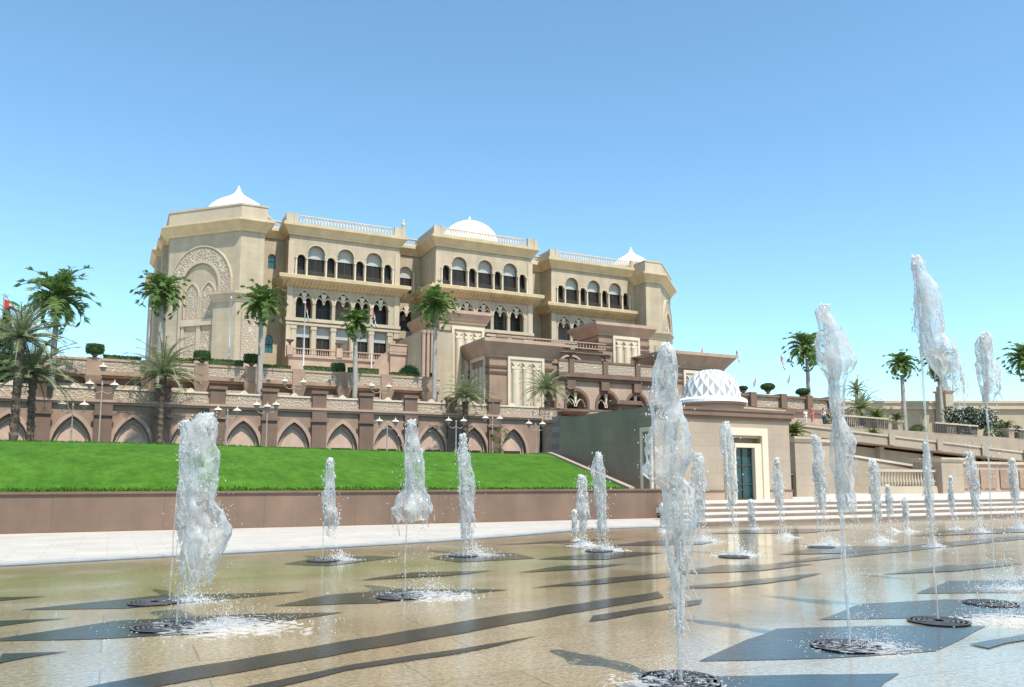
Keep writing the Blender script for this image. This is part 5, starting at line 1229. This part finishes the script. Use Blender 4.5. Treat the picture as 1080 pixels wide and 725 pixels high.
JETS = [
 ('nearest left jet, broad ragged column splashing on the black grate', 186, 661, [(435, 8, 207), (450, 18, 202), (492, 21, 202), (528, 23, 203), (563, 29, 211), (592, 24, 207), (615, 17, 206)], .014, 1.5, .95, 30),
 ('left jet standing just behind the nearest left one', 179, 634, [(444, 6, 186), (470, 8, 188), (520, 8, 189), (560, 6, 188)], .014, .9, .8, 14),
 ('slim low jet before the lawn, left of the middle', 340, 591, [(483, 4, 345), (492, 5.5, 345), (514, 6, 345), (522, 9, 344.5), (550, 8, 348), (558, 4, 350)], .012, .8, 1, 8),
 ('middle jet with a torn side curtain, before the arcade', 427, 629, [(443, 5, 431), (462, 10, 431), (493, 14, 435), (516, 13, 435), (538, 25, 434), (550, 20, 436)], .012, 1.1, .8, 16),
 ('jet right of the middle with a twisted column before the lawn', 488, 586, [(458, 4, 487), (482, 7.6, 488), (508, 10, 491), (535, 9, 492), (570, 5, 491)], .012, 1.1, .9, 10),
 ('short thick jet left of a pair near the end of the lawn', 613, 576, [(501, 4, 614.5), (508, 6.5, 615), (540, 6.5, 615), (560, 4, 614)], .016, .7, .9, 4),
 ('taller jet of the pair near the end of the lawn', 633, 581, [(477, 3.5, 632), (495, 8, 632), (510, 8, 633), (530, 7, 635), (560, 5, 635)], .014, .8, .9, 5),
 ('smallest jet at the left of the pair by the end of the lawn', 606, 571, [(538, 2.5, 606), (545, 3, 606), (562, 3, 606)], .014, .4, .8, 3),
 ('largest jet, wide bell-shaped column covering the pavilion corner', 718, 722, [(363, 9, 712), (389, 15, 711), (422, 20, 711), (451, 24, 712), (480, 28, 710), (500, 27, 707), (515, 19, 720), (543, 19, 722), (585, 14, 719), (640, 9, 717), (668, 6, 717)], .020, 1.0, 1.6, -12),
 ('jet half hidden right behind the largest jet', 738, 571, [(478, 4, 738.5), (490, 8, 739), (520, 9, 738), (550, 7, 738)], .018, .8, .9, 4),
 ('smooth jet in front of the pavilion door', 775, 586, [(446, 4, 770), (456, 7, 770), (468, 8.5, 771), (490, 7, 772), (520, 7, 774), (532, 3.5, 774)], .012, 1.0, .9, 6),
 ('narrow jet right of the pavilion door', 824, 567, [(484, 3, 822), (495, 4, 822), (520, 6.5, 823), (533, 4, 825)], .012, .6, .9, 4),
 ('bulbous-headed tall jet rising from the big dark lozenge', 896, 684, [(321, 6, 887), (331, 10, 885), (351, 15, 893), (369, 21, 894.6), (381, 24, 896), (393, 19, 896), (401, 11, 896), (440, 8, 897), (468, 15, 901), (490, 12, 898), (540, 11, 900)], .018, 1.2, .8, 14),
 ('jet left of the bulbous-headed jet, before the stone pier', 863, 576, [(459, 4, 864), (476, 6.5, 867), (498, 7, 868), (520, 6, 868), (535, 4, 869)], .012, .9, .9, 6),
 ('jet right of the bulbous one before the stone balustrade', 925, 571, [(485, 4, 925), (504, 6, 926.5), (522, 5.5, 926), (545, 4, 926)], .016, .7, .9, 3),
 ('small jet in front of the balustrade, left of two low ones', 939, 561, [(512, 2.5, 939), (520, 3.5, 939.5), (540, 3.5, 940)], .014, .5, .8, 3),
 ('lowest jet before the steps, right of the balustrade jets', 956, 561, [(525, 2.5, 956), (532, 3.5, 956), (550, 3, 956)], .014, .5, .8, 3),
 ('tallest jet, thin stem and long drifting head against the sky', 989, 655, [(270, 6, 990), (284, 9, 991.4), (305, 15, 998), (321, 16, 998.5), (351, 18, 1001), (372, 24, 1010), (393, 15, 1019), (412, 10, 1025)], .013, 1.3, .75, 40),
 ('blue-white smooth jet directly behind the tallest stem', 983, 577, [(467, 3, 982), (475, 4.5, 983), (510, 5, 983), (545, 4, 983)], .022, .6, .9, 3),
 ('right tall jet with a frothy rounded head', 1050, 622, [(351, 7, 1060), (363, 11, 1056), (387, 12, 1058.5), (412, 12.6, 1059), (424, 6, 1056)], .014, 1.2, 1.2, 12),
 ('thin jet at right among the spray before the panelled wall', 1030, 562, [(477, 3.5, 1028), (498, 6, 1030), (515, 5, 1031), (535, 4, 1031)], .014, .7, .9, 4),
 ('jet at the right edge of the view', 1072, 558, [(484, 3.5, 1072), (500, 5, 1073), (525, 4, 1073)], .014, .7, .9, 4),
 ('tiny jet left of the largest jet before the steps', 701, 561, [(531, 2.5, 700), (538, 4, 700), (552, 3, 700)], .014, .5, .8, 3),
 ('tiny jet between the door jet and the narrow jet', 792, 559, [(528, 2.5, 793), (535, 4, 793), (550, 3, 793)], .014, .5, .8, 3),
 ('faint jet before the steps left of the thin right jet', 1006, 559, [(503, 2, 1006), (515, 3, 1006), (535, 3, 1006)], .012, .5, .8, 3),
]
for k, (lab, px, pb, prof, co, sp, cl, dr) in enumerate(JETS): jet(lab, px, pb, prof, k + 1, co, sp, cl, dr)
GR = [(172, 661, 'black round grate under the nearest left jet'), (163, 635, 'round grate of the second left jet'), (341, 591, 'round grate of the slim jet before the lawn'), (422, 629, 'round grate under the middle jet'), (489, 586, 'round grate under the twisted jet right of the middle'),
      (892, 681, 'rippled round grate in the big dark lozenge at right'), (716, 717, 'round grate under the largest jet, cut by the lower edge'), (990, 655, 'round grate under the tallest jet'), (1045, 636, 'round grate in foam at the right edge'), (774, 587, 'round grate of the jet before the pavilion door'), (632, 581, 'round grate of the pair of jets by the lawn end'), (866, 577, 'round grate of the jet before the stone pier')]
gp = None
for k, (px, py, lab) in enumerate(GR):
    if gp is None:
        gp = thing('fountain_grate', lab, 'grate', world=G(px, py, .0135), group='round jet grates in the plaza floor')
        m = MB(); m.lathe(0, 0, [(.31, 0), (.31, .003), (.30, .004), (.30, .003)], 36); m.build('rim', 'dark', gp)
        m = MB(); m.lathe(0, 0, [(.299, .002), (.299, .003), (.0001, .003)], 36); m.build('basin', 'dark', gp)
        m = MB()
        for r_ in (.08, .13, .18, .23, .28): m.lathe(0, 0, [(r_, .004), (r_ + .012, .008), (r_ + .024, .004)], 32)
        for a in range(12): c, s = math.cos(a * math.pi / 6), math.sin(a * math.pi / 6); m.tube([(c * .05, s * .05, .005), (c * .29, s * .29, .005)], .003, 4)
        m.build('bars', 'lampd', gp)
    else: dup(gp, G(px, py, .0135), label=lab)
